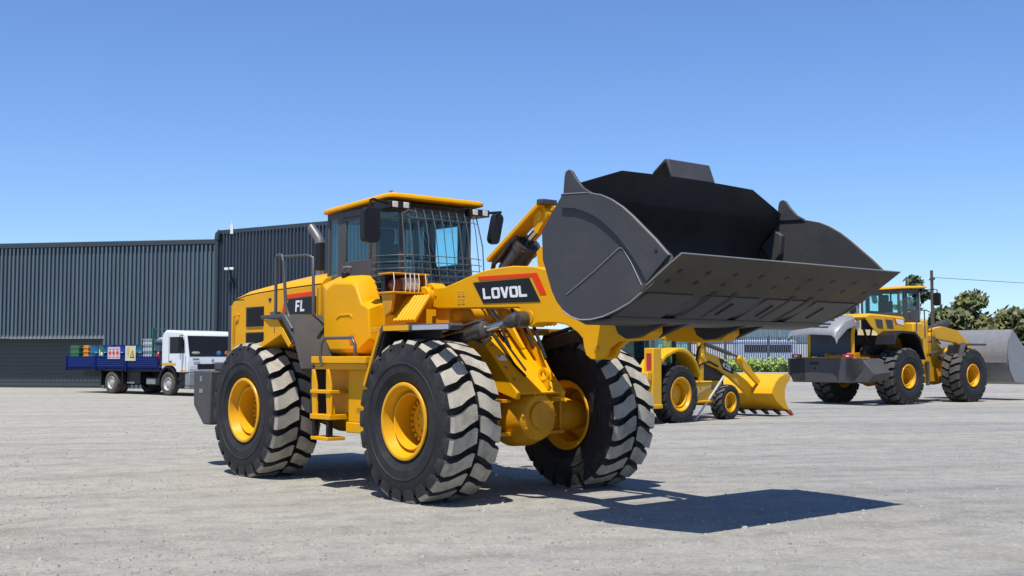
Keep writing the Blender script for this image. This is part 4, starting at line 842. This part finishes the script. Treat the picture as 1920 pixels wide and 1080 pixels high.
for nm_, sc_ in (('clad_a', 1.0), ('clad_b', 1.0)):
    t_ = M[nm_].node_tree; n_ = [k for k in t_.nodes if k.type == 'TEX_NOISE'][0]; mp_ = t_.nodes.new('ShaderNodeMapping'); mp_.inputs['Scale'].default_value = (1.6, 1.6, .10)
    tc_n = [k for k in t_.nodes if k.type == 'TEX_COORD'][0]; t_.links.new(tc_n.outputs['Object'], mp_.inputs[0]); t_.links.new(mp_.outputs[0], n_.inputs['Vector'])
P0 = (-14.4, 57.5); dL = Vector((-7.3, 1.5)).normalized(); far = Vector(P0) + dL * 26
WA = empty('warehouse', (far.x, far.y, 0), 0, 'long blue grey ribbed warehouse wall behind the white truck', 'warehouse', None)
def rel(o, parent): o.parent = parent; o.matrix_parent_inverse = Matrix.Translation(-parent.location); return o
Ln = 26
c = MB(); cladding(c, far, P0, 0, 7.18, holes=[(0, 19.81, 2.6, 7.18), (19.79, Ln, 0, 7.18)], duty=.5)
wl = rel(c.obj('wall', 'clad_a', smooth=0), WA)
nrm = Vector((dL.y, -dL.x)); nrm = nrm if nrm.y < 0 else -nrm
def along(u, off=0): q = far + (Vector(P0) - far) * (u / Ln) + nrm * off; return q
def seg_box(mb, u0, u1, o0, o1, z0, z1):
    q = [along(u0, o0), along(u1, o0), along(u1, o1), along(u0, o1)]; mb.prism([(k.x, k.y) for k in q], z0, z1, axis='z')
c = MB(); seg_box(c, 0, Ln, -.1, .16, 7.10, 7.36); rel(c.obj('gutter', 'clad_trim', bevel=.03), WA)
c = MB(); seg_box(c, 10, 19.9, -.9, -.8, 0, 2.6); seg_box(c, 0, 10, -.9, -.8, 0, 2.6)
for k in range(12): seg_box(c, 0, 19.9, -.8, -.78, .1 + k * .2, .12 + k * .2)
rel(c.obj('loading_door', mat('roller door', (.055, .07, .075, 1), .5), None), WA)
c = MB(); seg_box(c, 14.6, 19.9, -.05, .04, 2.48, 2.66); seg_box(c, 0, 14.6, -.05, .04, 2.5, 2.68); rel(c.obj('door_header', 'steel'), WA)
c = MB(); q = [along(0, -.1), along(Ln, -.1), along(Ln, -20), along(0, -20)]
q2_ = along(23.6, -20); q3_ = along(23.6, -.1); c.add([(q[0].x, q[0].y, 7.3), (q3_.x, q3_.y, 7.3), (q2_.x, q2_.y, 9.25), (q[3].x, q[3].y, 9.0), (q[1].x, q[1].y, 7.3), (q[2].x, q[2].y, 9.85)], [(0, 1, 2, 3), (1, 4, 5, 2)]); c.add([(along(0, -20).x, along(0, -20).y, 0), (along(0, 0).x, along(0, 0).y, 0), (along(0, 0).x, along(0, 0).y, 7.3), (along(0, -20).x, along(0, -20).y, 9)], [(0, 1, 2, 3)])
rel(c.obj('roof', 'roof_sheet'), WA)
# second, darker building
Q0 = Vector((-14.35, 57.3)); Q1 = Vector((-3.29, 49.9)); 
WB = empty('warehouse', (Q0.x, Q0.y, 0), 0, 'dark slate ribbed warehouse directly behind the loader cab', 'warehouse')
c = MB(); cladding(c, Q0, Q1, 0, 7.62, pitch=.225, dep=.10, duty=.5)
back = Q1 + Vector((5.6, 8)).normalized() * 0 + Vector((.55, .83)) * 16
rel(c.obj('wall', 'clad_b', smooth=0), WB)
c = MB(); c.prism([(Q1.x - .02, Q1.y), (Q1.x - 1.6, Q1.y + 17), (Q0.x + 2, Q0.y + 15), (Q0.x, Q0.y + .1)], 0, 7.55, axis='z'); c.v = [(x - .0, y + .12, z) for x, y, z in c.v]
rel(c.obj('side_wall', 'clad_trim'), WB)
dd = (Q1 - Q0).normalized(); nn = Vector((dd.y, -dd.x))
c = MB(); g0 = Q0 - nn * .05; g1 = Q1 - nn * .05; c.prism([(g0.x, g0.y), (g1.x, g1.y), ((g1 + nn * .14).x, (g1 + nn * .14).y), ((g0 + nn * .14).x, (g0 + nn * .14).y)], 7.56, 7.76, axis='z')
rel(c.obj('gutter', 'clad_trim', bevel=.02), WB)
c = MB(); c.tube([(Q0.x - .05, Q0.y - .2, 0), (Q0.x - .05, Q0.y - .2, 7.5)], .11, 12); c.tube([(Q0.x - .05, Q0.y - .2, 7.3), (Q0.x - .02, Q0.y - .2, 7.55), (Q0.x + .12, Q0.y - .22, 7.68)], .15, 12); rel(c.obj('downpipe', 'clad_trim', smooth=60), WB)
def wl_pt(u, off): q = Q0 + dd * u + nn * off; return q
fl = MB(); q = wl_pt(1.15, 0); fl.tube([(q.x, q.y, 5.0), (q.x + nn.x * .25, q.y + nn.y * .25, 5.4), (q.x + nn.x * .35, q.y + nn.y * .35, 5.75)], .05); fl.tube([(q.x, q.y, 4.9), (q.x + .5, q.y - .35, 4.4), (q.x + .8, q.y - .55, 4.0)], .04)
fo = fl.obj('wall_floodlight', 'black'); tag(fo, 'small twin floodlight on a bracket on the dark warehouse wall', 'floodlight')
fl = MB()
for k in (-.18, .18): fl.box((q.x + nn.x * .4 + dd.x * k, q.y + nn.y * .4 + dd.y * k, 5.80), (.20, .16, .12))
fl.obj('lamp_head', 'white', fo, bevel=.02)
fl = MB(); q = wl_pt(1.0, .12); fl.box((q.x, q.y, 7.75), (.14, .1, .45)); fl.cyl((q.x, q.y, 7.95), (q.x, q.y, 8.2), .02); tag(fl.obj('roof_antenna', 'white'), 'small white antenna box on the corner of the dark warehouse gutter', 'antenna')

# teal building behind the backhoe
TB = empty('office_building', (6.6, 74, gz(6.6, 74)), 0, 'dark teal clad building partly hidden behind the backhoe loader', 'building')
M['clad_t'] = mat('teal cladding', (.012, .085, .19, 1), .35, metal=.15, var=.2, scale=.8)
c = MB(); cladding(c, (5.0, 70), (8.7, 70), 0, 5.2, duty=.4, pitch=.4); c.b2((5.0, 70.1, 0), (8.7, 82, 5.1)); rel(c.obj('wall', 'clad_t', smooth=0), TB)
c = MB(); c.b2((4.9, 69.9, 5.1), (8.8, 82.1, 5.3)); rel(c.obj('roof', 'clad_trim'), TB)
for x in (5.5, 7.6):
    c = MB(); c.b2((x, 69.9, 1.2), (x + .9, 69.97, 3.0)); rel(c.obj('window', mat('reflective glass', (.08, .2, .3, 1), .1, metal=.4)), TB)
# grey building behind the fence
GB = empty('industrial_building', (21, 105, gz(21, 105)), 0, 'pale blue grey building beyond the palisade fence', 'building')
c = MB(); cladding(c, (9, 100), (29.7, 100), .5, 6.9, duty=.35, pitch=.5); c.b2((9, 100.2, .4), (29.7, 116, 6.8)); rel(c.obj('wall', mat('steel blue cladding', (.17, .25, .31, 1), .5, var=.08), smooth=0), GB)
c = MB(); c.b2((8.9, 99.8, 6.8), (29.8, 116.2, 7.0)); rel(c.obj('roof', 'clad_trim'), GB)
for x in (19.3, 22.6, 25.4):
    c = MB(); c.b2((x, 99.85, 3.2), (x + .35, 99.95, 6.8)); rel(c.obj('downpipe', 'steel'), GB)
BW_ = MB(); BW_.b2((8, 90, .3), (30, 90.3, 2.55))
for k in range(9): BW_.b2((8 + k * 2.7, 89.9, .3), (8.3 + k * 2.7, 90, 2.6))
tag(BW_.obj('boundary_wall', mat('white plaster wall', (.62, .66, .70, 1), .8, var=.15, scale=.6), bevel=.02), 'low pale boundary wall seen through the palisade fence', 'wall')
for k, (x, wd) in enumerate(((16.6, 4.4), (22.6, 4.6))):
    v = MB(); v.prism(rrect(x, x + wd, .9, 2.85, .25), 86.6, 88.4, axis='y'); vb = v.obj('parked_van', mat('blue white van', (.45, .55, .75, 1) if k == 0 else (.7, .72, .74, 1), .3, coat=.4), bevel=.06)
    v = MB(); v.b2((x + .5, 86.57, 1.95), (x + wd - .4, 86.6, 2.5)); v.obj('window', 'black', vb)
    for wx in (x + .8, x + wd - .8): v = MB(); v.cyl((wx, 86.55, .88), (wx, 86.8, .88), .34, n=16); v.obj('wheel', 'rubber', vb)
    tag(vb, ['pale blue van parked behind the palisade fence', 'white van parked behind the palisade fence, right of the pale blue one'][k], 'van', 'vans parked behind the fence')
# palisade fence
FN = empty('palisade_fence', (16, 80, gz(16, 80)), 0, 'dark steel palisade fence behind the green hedge', 'fence')
M['fence'] = mat('fence steel', (.10, .115, .15, 1), .5, metal=.3)
f = MB(); x = 7.0
while x < 32:
    b = gz(x, 80); f.prism([(x - .03, b + .06), (x + .03, b + .06), (x + .03, b + 2.35), (x, b + 2.48), (x - .03, b + 2.35)], 79.97, 80.0); x += .155
for z in (.35, 1.95): f.b2((7, 80.0, .55 + z), (32, 80.05, .55 + z + .06))
f.obj('paling', 'fence', FN); FN.children[0].matrix_parent_inverse = Matrix.Translation(-FN.location)
x = 8.5
while x < 32:
    p = MB(); p.b2((x - .06, 79.95, .4), (x + .06, 80.1, 3.05)); rel(p.obj('post', 'fence'), FN); x += 3.0
# hedge and kerb
def leaves(mb, c, rad, n, size, rnd, shell=.55, mi=0):
    for _ in range(n):
        while True:
            p = Vector((rnd.uniform(-1, 1), rnd.uniform(-1, 1), rnd.uniform(-1, 1)))
            if shell < p.length < 1: break
        q = Vector(c) + Vector((p.x * rad[0], p.y * rad[1], p.z * rad[2]))
        a = Vector((rnd.gauss(0, 1), rnd.gauss(0, 1), rnd.gauss(0, 1))).normalized(); b = a.orthogonal().normalized() * size * rnd.uniform(.6, 1.3); a = a * size * rnd.uniform(.5, 1.1)
        mb.add([q - b, q + a, q + b, q - a * .8], [(0, 1, 2, 3)], mi)
def leafmat(n, c): m = mat(n, c, .6, var=.45, scale=1.2); m.node_tree.nodes['Principled BSDF'].inputs['Subsurface Weight'].default_value = 0; return m
M['leaf_hedge'] = leafmat('hedge leaves', (.26, .38, .05, 1)); M['leaf_dark'] = leafmat('dark leaves', (.045, .085, .025, 1)); M['leaf_olive'] = leafmat('olive leaves', (.12, .13, .035, 1)); M['bark'] = mat('bark', (.09, .07, .05, 1), .8)
hr = random.Random(5); hg = MB(); x = 9.5
while x < 36:
    z = gz(x, 72); h = .42 + .12 * hr.random()
    leaves(hg, (x, 72 + hr.uniform(-.3, .3), z + .50 + hr.uniform(-.06, .08)), (.45, .7, h + .06), 90, .085, hr, .35); x += .30
hg.b2((9.3, 71.7, .5), (36, 72.3, 1.15), mi=1)
tag(hg.obj('hedge', ['leaf_hedge', 'leaf_dark'], smooth=0), 'low bright green hedge in front of the palisade fence', 'hedge')
k = MB(); k.b2((5, 69.3, .3), (60, 69.6, gz(20, 70) + .15)); tag(k.obj('kerb', mat('concrete kerb', (.50, .47, .40, 1), .8), bevel=.02), kind='structure')
k = MB(); k.add([(5, 69.6, .60), (60, 69.6, .60), (60, 79, .68), (5, 79, .68)], [(0, 1, 2, 3)]); tag(k.obj('planting_bed', mat('pale soil', (.36, .31, .22, 1), .9)), kind='structure')
# trees and embankment right
def tree(name, x, y, h, cr, n, leaf, label, cat='tree', group='trees beyond the yard', seed=1, size=.28, base=None):
    rnd = random.Random(seed); b = gz(x, y) if base is None else base
    e = empty(name, (x, y, b), 0, label, cat, group)
    t = MB(); t.tube([(0, 0, 0), (.1, 0, h * .35), (-.05, .1, h * .7), (0, 0, h * .92)], [.035 * h, .026 * h, .015 * h, .004 * h], 8)
    cl = []
    for k in range(9):
        a = rnd.uniform(0, 6.28); r = cr * rnd.uniform(.25, .8); z = h * rnd.uniform(.45, .95); p = (r * math.cos(a), r * math.sin(a), z); cl.append(p)
        t.tube([(0, .05, h * rnd.uniform(.3, .6)), (p[0] * .5, p[1] * .5, z * .85), p], [.012 * h, .008 * h, .003 * h], 5)
    t.obj('trunk', 'bark', e, smooth=60)
    c = MB()
    for p in cl + [(0, 0, h * .9)]: leaves(c, p, (cr * rnd.uniform(.3, .5), cr * rnd.uniform(.3, .5), cr * rnd.uniform(.22, .4)), n, size, rnd, .2)
    c.obj('crown', leaf, e, smooth=0)
tree('pine_tree', 31.0, 90, 7.4, 1.5, 55, 'leaf_dark', 'tall dark tree behind the roof of the far loader', seed=3)
tree('shrub_tree', 34.0, 92, 4.6, 2.0, 150, 'leaf_dark', 'lower bushy dark tree right of the far loader mirror', seed=5)
tree('broadleaf_tree', 32.5, 84, 5.4, 2.4, 190, 'leaf_olive', 'olive green tree right of the utility pole', seed=8)
tree('broadleaf_tree', 36.5, 86, 4.4, 2.6, 150, 'leaf_olive', 'larger olive green tree at the right edge behind the yard', seed=9)
tree('broadleaf_tree', 41.0, 92, 4.6, 2.6, 130, 'leaf_dark', 'dark green tree farthest right behind the yard', seed=10)
tree('dry_bush', 30.2, 76, 2.6, 1.6, 120, 'leaf_olive', 'dry olive bush at the foot of the utility pole', cat='bush', group=None, seed=12, size=.16)
rk = random.Random(2); e = MB(); nx_, ny_ = 40, 12; 
for j in range(ny_):
    for i in range(nx_):
        x = 26 + i * 1.2; y = 94 + j * 1.6; hgt = 4.3 * sstep(0, 4, i) * math.sin(math.pi * min(1, j / 7)) if j < 4 else 4.3 * sstep(0, 4, i)
        e.v.append((x, y, .4 + hgt + rk.uniform(-.35, .35)))
e.f = [(j * nx_ + i, j * nx_ + i + 1, (j + 1) * nx_ + i + 1, (j + 1) * nx_ + i) for j in range(ny_ - 1) for i in range(nx_ - 1)]; e.mi = [0] * len(e.f)
tag(e.obj('embankment', mat('dry grass bank', (.42, .34, .18, 1), .9, var=.3, scale=.6), smooth=60), kind='structure')
UP = empty('utility_pole', (21.53, 60, gz(21.5, 60)), 0, 'thin dark utility pole standing behind the far loader', 'utility pole')
p = MB(); p.tube([(0, 0, 0), (-.02, 0, 5.7)], [.10, .075], 10); p.obj('pole', 'bark', UP)
p = MB(); p.b2((-.05, -.3, 5.2), (.05, .3, 5.3)); p.obj('crossarm', 'bark', UP)
p = MB(); p.tube([(0, -.2, 5.32), (6, 2, 5.15), (14, 5, 5.25), (26, 9, 5.5)], .012, n=4); p.obj('wire', 'black', UP)

# ================================================================== TRUCK
TR = empty('flatbed_truck', (-13.117, 48.243, 0), -R(40), 'white cab truck with a blue drop side bed parked by the warehouse', 'truck')
M['white_paint'] = mat('white truck paint', (.74, .77, .80, 1), .3, coat=.4, var=.03); M['bed'] = mat('blue bed paint', (.003, .014, .125, 1), .5, var=.25, scale=2, spec=.1); M['bed_light'] = mat('scuffed blue', (.02, .045, .20, 1), .45, var=.2, spec=.1)
M['wheel_white'] = mat('painted steel rim', (.5, .5, .48, 1), .4, dirt=(.15, .1, .07), dirt_amt=.5); M['dusty_tyre'] = mat('dusty road tyre', (.085, .075, .062, 1), .8, var=.2)
def road_wheel(x, y, r=.475, wd=.28):
    s = -1 if y < 0 else 1; h = wd / 2
    q = MB(); q.lathe([(h * .7, r * .56), (h, r * .62), (h * 1.05, r * .8), (h * .95, r * .95), (h * .75, r), (-h * .75, r), (-h * .95, r * .95), (-h * 1.05, r * .8), (-h * .8, r * .56)], 36); 
    wh = MB(); wh.lathe([(s * h * .8, r * .57), (s * h * .95, r * .55), (s * h * .5, r * .46), (s * h * .4, r * .3), (s * h * .75, r * .26), (s * h * .9, r * .12), (s * h * .9, .001)], 28)
    for k in range(8): t = k * .785; wh.cyl((r * .38 * math.cos(t), s * h * .4, r * .38 * math.sin(t)), (r * .38 * math.cos(t), s * h * .62, r * .38 * math.sin(t)), .02, n=6)
    wo = wh.obj('wheel', 'wheel_white', TR, loc=(x, y, r), smooth=40); q.obj('tyre', 'dusty_tyre', wo, smooth=40)
road_wheel(0, -1.03); road_wheel(0, 1.03)
for y in (-1.03, -.70, .70, 1.03): road_wheel(-4.16, y)
cabm = MB(); sil = [(-.42, .95), (-.42, 2.45), (-.34, 2.60), (-.18, 2.68), (1.0, 2.62), (1.08, 2.56), (1.16, 2.40), (1.34, 1.60), (1.38, 1.50), (1.38, 1.05), (1.30, .95)]
body = [(-.42, .98), (-.42, 2.45), (-.34, 2.60), (-.18, 2.68), (1.0, 2.62), (1.08, 2.56), (1.16, 2.40), (1.34, 1.60), (1.38, 1.50), (1.38, .95), (.62, .95), (.56, 1.05), (.42, 1.16), (.2, 1.22), (-.1, 1.20), (-.3, 1.10), (-.38, .98)]
cabm.loft([[(x - .0, -1.10, z - (.03 if z > 2.4 else 0)) for x, z in body], [(x, -1.16, z - (.10 if z > 2.4 else 0)) for x, z in body]][::-1] + [[(x, 1.10, z - (.03 if z > 2.4 else 0)) for x, z in body], [(x, 1.16, z - (.10 if z > 2.4 else 0)) for x, z in body]])
tc_ = cabm.obj('cab', 'white_paint', TR, bevel=.03, smooth=30)
q = MB(); q.prism([(1.185, 2.36), (1.195, 2.36), (1.355, 1.64), (1.345, 1.64)], -1.02, 1.02); q.obj('windscreen', mat('dark glass', (.045, .07, .095, 1), .05, spec=1.0), tc_)
q = MB(); q.prism([(1.182, 2.40), (1.190, 2.40), (1.368, 1.58), (1.35, 1.58)], -1.07, 1.07); q.obj('windscreen_seal', 'black', tc_)
for y, cm, sz in ((-.78, (.55, .5, .38, 1), (.05, .4, .12)), (.32, (.05, .25, .5, 1), (.05, .22, .2)), (.72, (.6, .16, .06, 1), (.05, .26, .2))):
    q = MB(); q.sphere((1.352 if sz[2] < .3 else 1.30, y, 1.72 if sz[2] < .3 else 1.98), (.012, sz[1] / 2, sz[2] / 2), 12); q.obj('dashboard_item', mat('dash item', cm, .6), tc_)
q = MB()
for s in (-1, 1):
    q.prism([(.12, 1.70), (.12, 2.36), (.98, 2.36), (1.12, 2.2), (1.16, 1.70)], s * 1.165, s * 1.158)
q.obj('side_window', 'black', tc_)
for s in (-1, 1):
    q = MB(); q.b2((.06, s * 1.168, 1.0), (.075, s * 1.163, 2.42)); q.b2((1.20, s * 1.168, .95), (1.212, s * 1.163, 1.6)); q.b2((.06, s * 1.168, 1.0), (.60, s * 1.163, 1.01)); q.obj('door_seam', 'black', tc_)
    q = MB(); q.tube([(1.0, s * 1.15, 2.42), (1.1, s * 1.36, 2.40), (1.1, s * 1.36, 2.2)], .02); q.prism(rrect(1.06, 1.14, 1.72, 2.32, .03), s * 1.28, s * 1.46); q.prism(rrect(.88, .96, 1.9, 2.35, .03), s * 1.2, s * 1.34); q.obj('mirror', 'black', tc_, bevel=.02)
    q = MB(); q.b2((.12, s * 1.17, 1.36), (.28, s * 1.19, 1.40)); q.obj('door_handle', 'black', tc_)
    q = MB(); q.b2((-.40, s * 1.165, 1.22), (.55, s * 1.169, 1.32)); q.b2((.9, s * 1.165, .96), (1.3, s * 1.169, 1.04)); q.obj('reflective_tape', mat('yellow tape', (.75, .42, .03, 1), .4), tc_)
    q = MB(); n = 10; oc = [(0 + .62 * math.cos(R(180 * k / n)), .55 + .66 * math.sin(R(180 * k / n))) for k in range(n + 1)]; ic = [(0 + .54 * math.cos(R(180 * k / n)), .55 + .57 * math.sin(R(180 * k / n))) for k in range(n + 1)]
    q.prism(oc + list(reversed(ic)), s * 1.18, s * .8); q.obj('wheel_arch', 'black', tc_)
    q = MB(); q.b2((.66, s * 1.15, .36), (.98, s * .8, .42)); q.b2((.66, s * 1.15, .66), (.98, s * .8, .72)); q.b2((.70, s * 1.1, .3), (1.2, s * .8, .95)); q.obj('step', 'black', tc_)
    q = MB(); q.b2((1.383, s * 1.08, 1.06), (1.395, s * .80, 1.22)); q.obj('headlight', 'lamp', tc_, bevel=.01)
    q = MB(); q.b2((1.40, s * .95, 1.42), (1.41, s * .65, 1.50)); q.obj('hatch_handle', 'steel', tc_)
q = MB(); q.b2((1.382, -.72, 1.06), (1.392, .72, 1.28)); q.b2((1.384, -.72, 1.20), (1.398, .72, 1.215)); q.obj('radiator_grille', 'black', tc_)
q = MB(); q.b2((1.15, -1.14, .42), (1.46, 1.14, .92)); q.b2((1.10, -1.12, .28), (1.40, 1.12, .42)); q.obj('bumper', 'steel', TR, bevel=.03)
q = MB(); q.lathe([(0, .05), (.008, .062), (0, .072)], 20, axis='x', org=(1.388, 0, 1.42), closed=True); q.b2((1.385, -.006, 1.36), (1.392, .006, 1.48)); q.obj('round_emblem', 'steel', tc_)
q = MB(); q.b2((-7.6, -.45, .70), (.9, .45, .95)); q.b2((-3.2, -1.0, .45), (-2.2, -.5, .95)); q.b2((-1.7, -1.05, .42), (-.75, -.5, .72)); q.b2((-3.2, .5, .45), (-2.0, 1.0, .95)); q.b2((-7.6, -1.1, .96), (-.6, 1.1, 1.05)); q.cyl((-4.16, -.9, .475), (-4.16, .9, .475), .12); q.b2((-3.35, -1.15, .4), (-3.3, -.7, 1.0)); q.b2((-5.0, -1.15, .35), (-4.96, -.7, 1.0)); q.obj('chassis', 'black', TR, bevel=.01)
q = MB(); q.b2((-1.65, -1.06, .45), (-1.0, -1.05, .66)); q.b2((-3.15, -1.02, .45), (-2.6, -1.005, .52)); q.obj('fuel_tank', 'steel', TR)
bd = MB(); bd.b2((-7.7, -1.22, 1.05), (-.55, 1.22, 1.12)); bd.b2((-7.7, 1.18, 1.12), (-.55, 1.22, 1.58)); bd.b2((-7.7, -1.2, 1.12), (-7.66, 1.2, 1.58)); bdo = bd.obj('flatbed', 'bed', TR, bevel=.006)
for k in range(3):
    x0 = -7.7 + k * 2.385; q = MB(); q.b2((x0 + .06, -1.22, 1.06), (x0 + 2.32, -1.18, 1.58))
    for z in (1.18, 1.27, 1.36, 1.45): q.b2((x0 + .16, -1.232, z), (x0 + 2.22, -1.22, z + .03), mi=1)
    q.obj('drop_side', ['bed', 'bed_light'], bdo, bevel=.004)
    q = MB(); q.b2((x0 - .04, -1.25, .98), (x0 + .05, -1.15, 1.60)); q.obj('side_post', 'bed', bdo)
M['green_paint'] = mat('green rack paint', (.01, .12, .075, 1), .45)
q = MB()
for y in (-1.1, 1.1): q.b2((-1.20, y - .04, 1.1), (-1.12, y + .04, 2.75))
q.b2((-3.1, 1.1, 1.1), (-3.04, 1.16, 2.65)); q.b2((-3.08, 1.12, 2.2), (-1.16, 1.14, 2.24))
for z in (1.75, 2.1): q.b2((-1.19, -1.1, z), (-1.15, 1.1, z + .04))
q.b2((-1.16, -1.1, 2.68), (-.35, -1.04, 2.72)); q.obj('load_rack', 'green_paint', TR)
q = MB(); q.cyl((-.74, -1.12, 1.28), (-.74, -1.12, 1.70), .085, n=14, mi=0); q.cyl((-.74, -1.12, 1.70), (-.74, -1.12, 1.76), .03, n=8, mi=1); q.b2((-.82, -1.208, 1.38), (-.66, -1.205, 1.5), mi=1)
eo = q.obj('fire_extinguisher', [mat('extinguisher red', (.55, .02, .02, 1), .3), 'white']); eo.matrix_world = Matrix.Translation(TR.location) @ Matrix.Rotation(-R(40), 4, 'Z'); tag(eo, 'red fire extinguisher mounted behind the truck cab', 'fire extinguisher')
def on_truck(x, y, z): return tuple(Matrix.Translation(Vector((-13.117, 48.243, 0))) @ Matrix.Rotation(-R(40), 4, 'Z') @ Vector((x, y, z)))
def drum(x, y, m, label, r=.30, h=.95):
    q = MB(); q.lathe([(0, .001), (0, r - .02), (.02, r), (h * .30, r), (h * .32, r + .015), (h * .34, r), (h * .64, r), (h * .66, r + .015), (h * .68, r), (h - .02, r), (h, r + .008), (h, r - .02), (h - .02, r - .03), (h - .02, .001)], 28, axis='z')
    o = q.obj('drum', m, loc=on_truck(x, y, 1.12), smooth=40); tag(o, label, 'drum', 'drums on the truck bed')
M['drum_teal'] = mat('teal drum', (.01, .11, .24, 1), .35, var=.2); M['drum_blue'] = mat('blue drum', (.01, .05, .36, 1), .3, var=.2); M['drum_orange'] = mat('orange crate paint', (.7, .25, .02, 1), .5); M['drum_green'] = mat('green plastic', (.02, .12, .05, 1), .4)
for i, (x, m, lb) in enumerate(((-5.85, 'drum_teal', 'teal drum on the truck bed, first right of the orange crate'), (-5.18, 'drum_teal', 'teal drum on the truck bed, second right of the orange crate'), (-4.5, 'drum_blue', 'bright blue drum left of the pink hazard sign'), (-3.82, 'drum_blue', 'blue drum behind the left part of the pink hazard sign'), (-3.14, 'drum_blue', 'blue drum behind the right part of the pink hazard sign'), (-2.46, 'drum_teal', 'teal drum behind the yellow warning sign'))): drum(x, -.82, m, lb)
q = MB(); q.b2((-.20, -.25, 0), (.20, .25, .95));
for k in range(5): q.b2((-.22, -.27, .1 + k * .18), (.22, .27, .15 + k * .18))
o = q.obj('crate', 'drum_orange', loc=on_truck(-6.55, -.72, 1.12), bevel=.01); o.rotation_euler.z = -R(40); tag(o, 'orange slatted crate on the truck bed left of the teal drums', 'crate')
q = MB(); q.b2((-.35, -.4, 0), (.35, .4, .95))
for k in range(4): q.b2((-.37, -.42, .15 + k * .22), (.37, .42, .2 + k * .22))
o = q.obj('crate', 'drum_green', loc=on_truck(-7.22, -.72, 1.12), bevel=.01); o.rotation_euler.z = -R(40); tag(o, 'dark green crate at the rear end of the truck bed', 'crate')
# white tank in a wire cage
IB = empty('caged_tank', on_truck(-1.68, -.2, 1.12), -R(40), 'white liquid tank in a steel cage behind the truck cab', 'tank')
q = MB(); q.b2((-.45, -.75, .12), (.45, .45, 1.18)); q.cyl((0, -.15, 1.18), (0, -.15, 1.24), .12); q.obj('tank', mat('milky plastic', (.62, .68, .70, 1), .4, var=.1), IB, bevel=.05)
q = MB()
for z in (.16, .42, .68, .94, 1.18): 
    for a, b in (((-.48, -.78), (.48, -.78)), ((.48, -.78), (.48, .48)), ((-.48, -.78), (-.48, .48))): q.tube([(a[0], a[1], z), (b[0], b[1], z)], .018, n=6)
for k in range(6): q.tube([(-.48 + k * .19, -.78, .05), (-.48 + k * .19, -.78, 1.2)], .012, n=5); q.tube([(.48, -.78 + k * .25, .05), (.48, -.78 + k * .25, 1.2)], .012, n=5)
q.b2((-.5, -.8, 0), (.5, .5, .08)); q.obj('cage', 'steel', IB)
# signs on the drop side
def sign(name, x0, x1, z0, z1, cm, label):
    sg = MB(); sg.b2((0, 0, 0), (x1 - x0, -.012, z1 - z0)); o = sg.obj(name, cm, loc=on_truck(x0, -1.245, z0)); o.rotation_euler.z = -R(40); tag(o, label, 'sign', 'signs on the truck side'); return o
so_ = sign('hazard_sign', -4.30, -3.35, 1.48, 1.98, mat('pale pink sign', (.62, .50, .52, 1), .5), 'pale sign with red marks above the blue truck side')
q = MB()
for k in range(3):
    cx = .18 + k * .29; q.prism([(cx - .11, .25), (cx, .36), (cx + .11, .25), (cx, .14)], -.013, -.018)
    q.b2((cx - .10, -.013, .40), (cx + .08, -.018, .43)); q.b2((cx - .09, -.013, .06), (cx + .10, -.018, .09))
q.obj('red_diamond', mat('sign red', (.55, .03, .06, 1), .5), so_)
so_ = sign('warning_sign', -2.95, -2.18, 1.40, 2.02, mat('pale yellow sign', (.62, .60, .38, 1), .5), 'pale yellow warning sign with a black triangle on the truck side')
q = MB(); q.prism([(.36, .12), (.70, .12), (.53, .44)], -.013, -.018); q.obj('warning_triangle', 'black', so_)
q = MB(); q.prism([(.42, .155), (.64, .155), (.53, .37)], -.018, -.022); q.prism([(.10, .48), (.30, .56), (.28, .30), (.20, .10), (.16, .34)], -.013, -.017); q.obj('yellow_patch', mat('sign yellow', (.65, .45, .05, 1), .5), so_)
so_ = sign('small_label', -5.0, -4.62, 1.58, 2.0, 'drum_green', 'small green label board left of the pink hazard sign')
q = MB(); q.b2((.05, -.013, .05), (.10, -.018, .30)); q.b2((.16, -.013, .05), (.30, -.018, .18)); q.obj('white_mark', 'white', so_)

SPLIT = {'bolt_head', 'drain_slot', 'label_plate', 'rubber_strap', 'lamp_head', 'hydraulic_hose', 'panel_seam', 'red_diamond', 'white_mark', 'door_seam', 'side_window', 'reflective_tape', 'cover_post', 'fender_bracket', 'wear_plate', 'link_bracket', 'guard_bracket', 'weld_seam', 'hazard', 'yellow_edge', 'mud_flap', 'step', 'hydraulic_cylinder'}
# ------------------------------------------------------------------ separate loose pieces of repeated small parts into parts of their own
def split_loose(o):
    me = o.data; n = len(me.vertices); par = list(range(n))
    def find(a):
        while par[a] != a: par[a] = par[par[a]]; a = par[a]
        return a
    for e in me.edges:
        a, b = find(e.vertices[0]), find(e.vertices[1])
        if a != b: par[a] = b
    groups = {}
    for p in me.polygons: groups.setdefault(find(p.vertices[0]), []).append(p)
    if len(groups) < 2: return
    mats = list(me.materials); base = o.name.split('.')[0]
    for k, g in enumerate(groups.values()):
        idx = sorted({v for p in g for v in p.vertices}); mp = {v: i for i, v in enumerate(idx)}
        nm = bpy.data.meshes.new(base); nm.from_pydata([me.vertices[v].co[:] for v in idx], [], [[mp[v] for v in p.vertices] for p in g])
        for m_ in mats: nm.materials.append(m_)
        nm.polygons.foreach_set('material_index', [p.material_index for p in g]); nm.shade_smooth(); nm.set_sharp_from_angle(angle=R(32))
        if k == 0: o.data = nm
        else:
            c = o.copy(); c.data = nm; COL.objects.link(c)
for o in list(bpy.data.objects):
    if o.type == 'MESH' and o.name.split('.')[0] in SPLIT: split_loose(o)
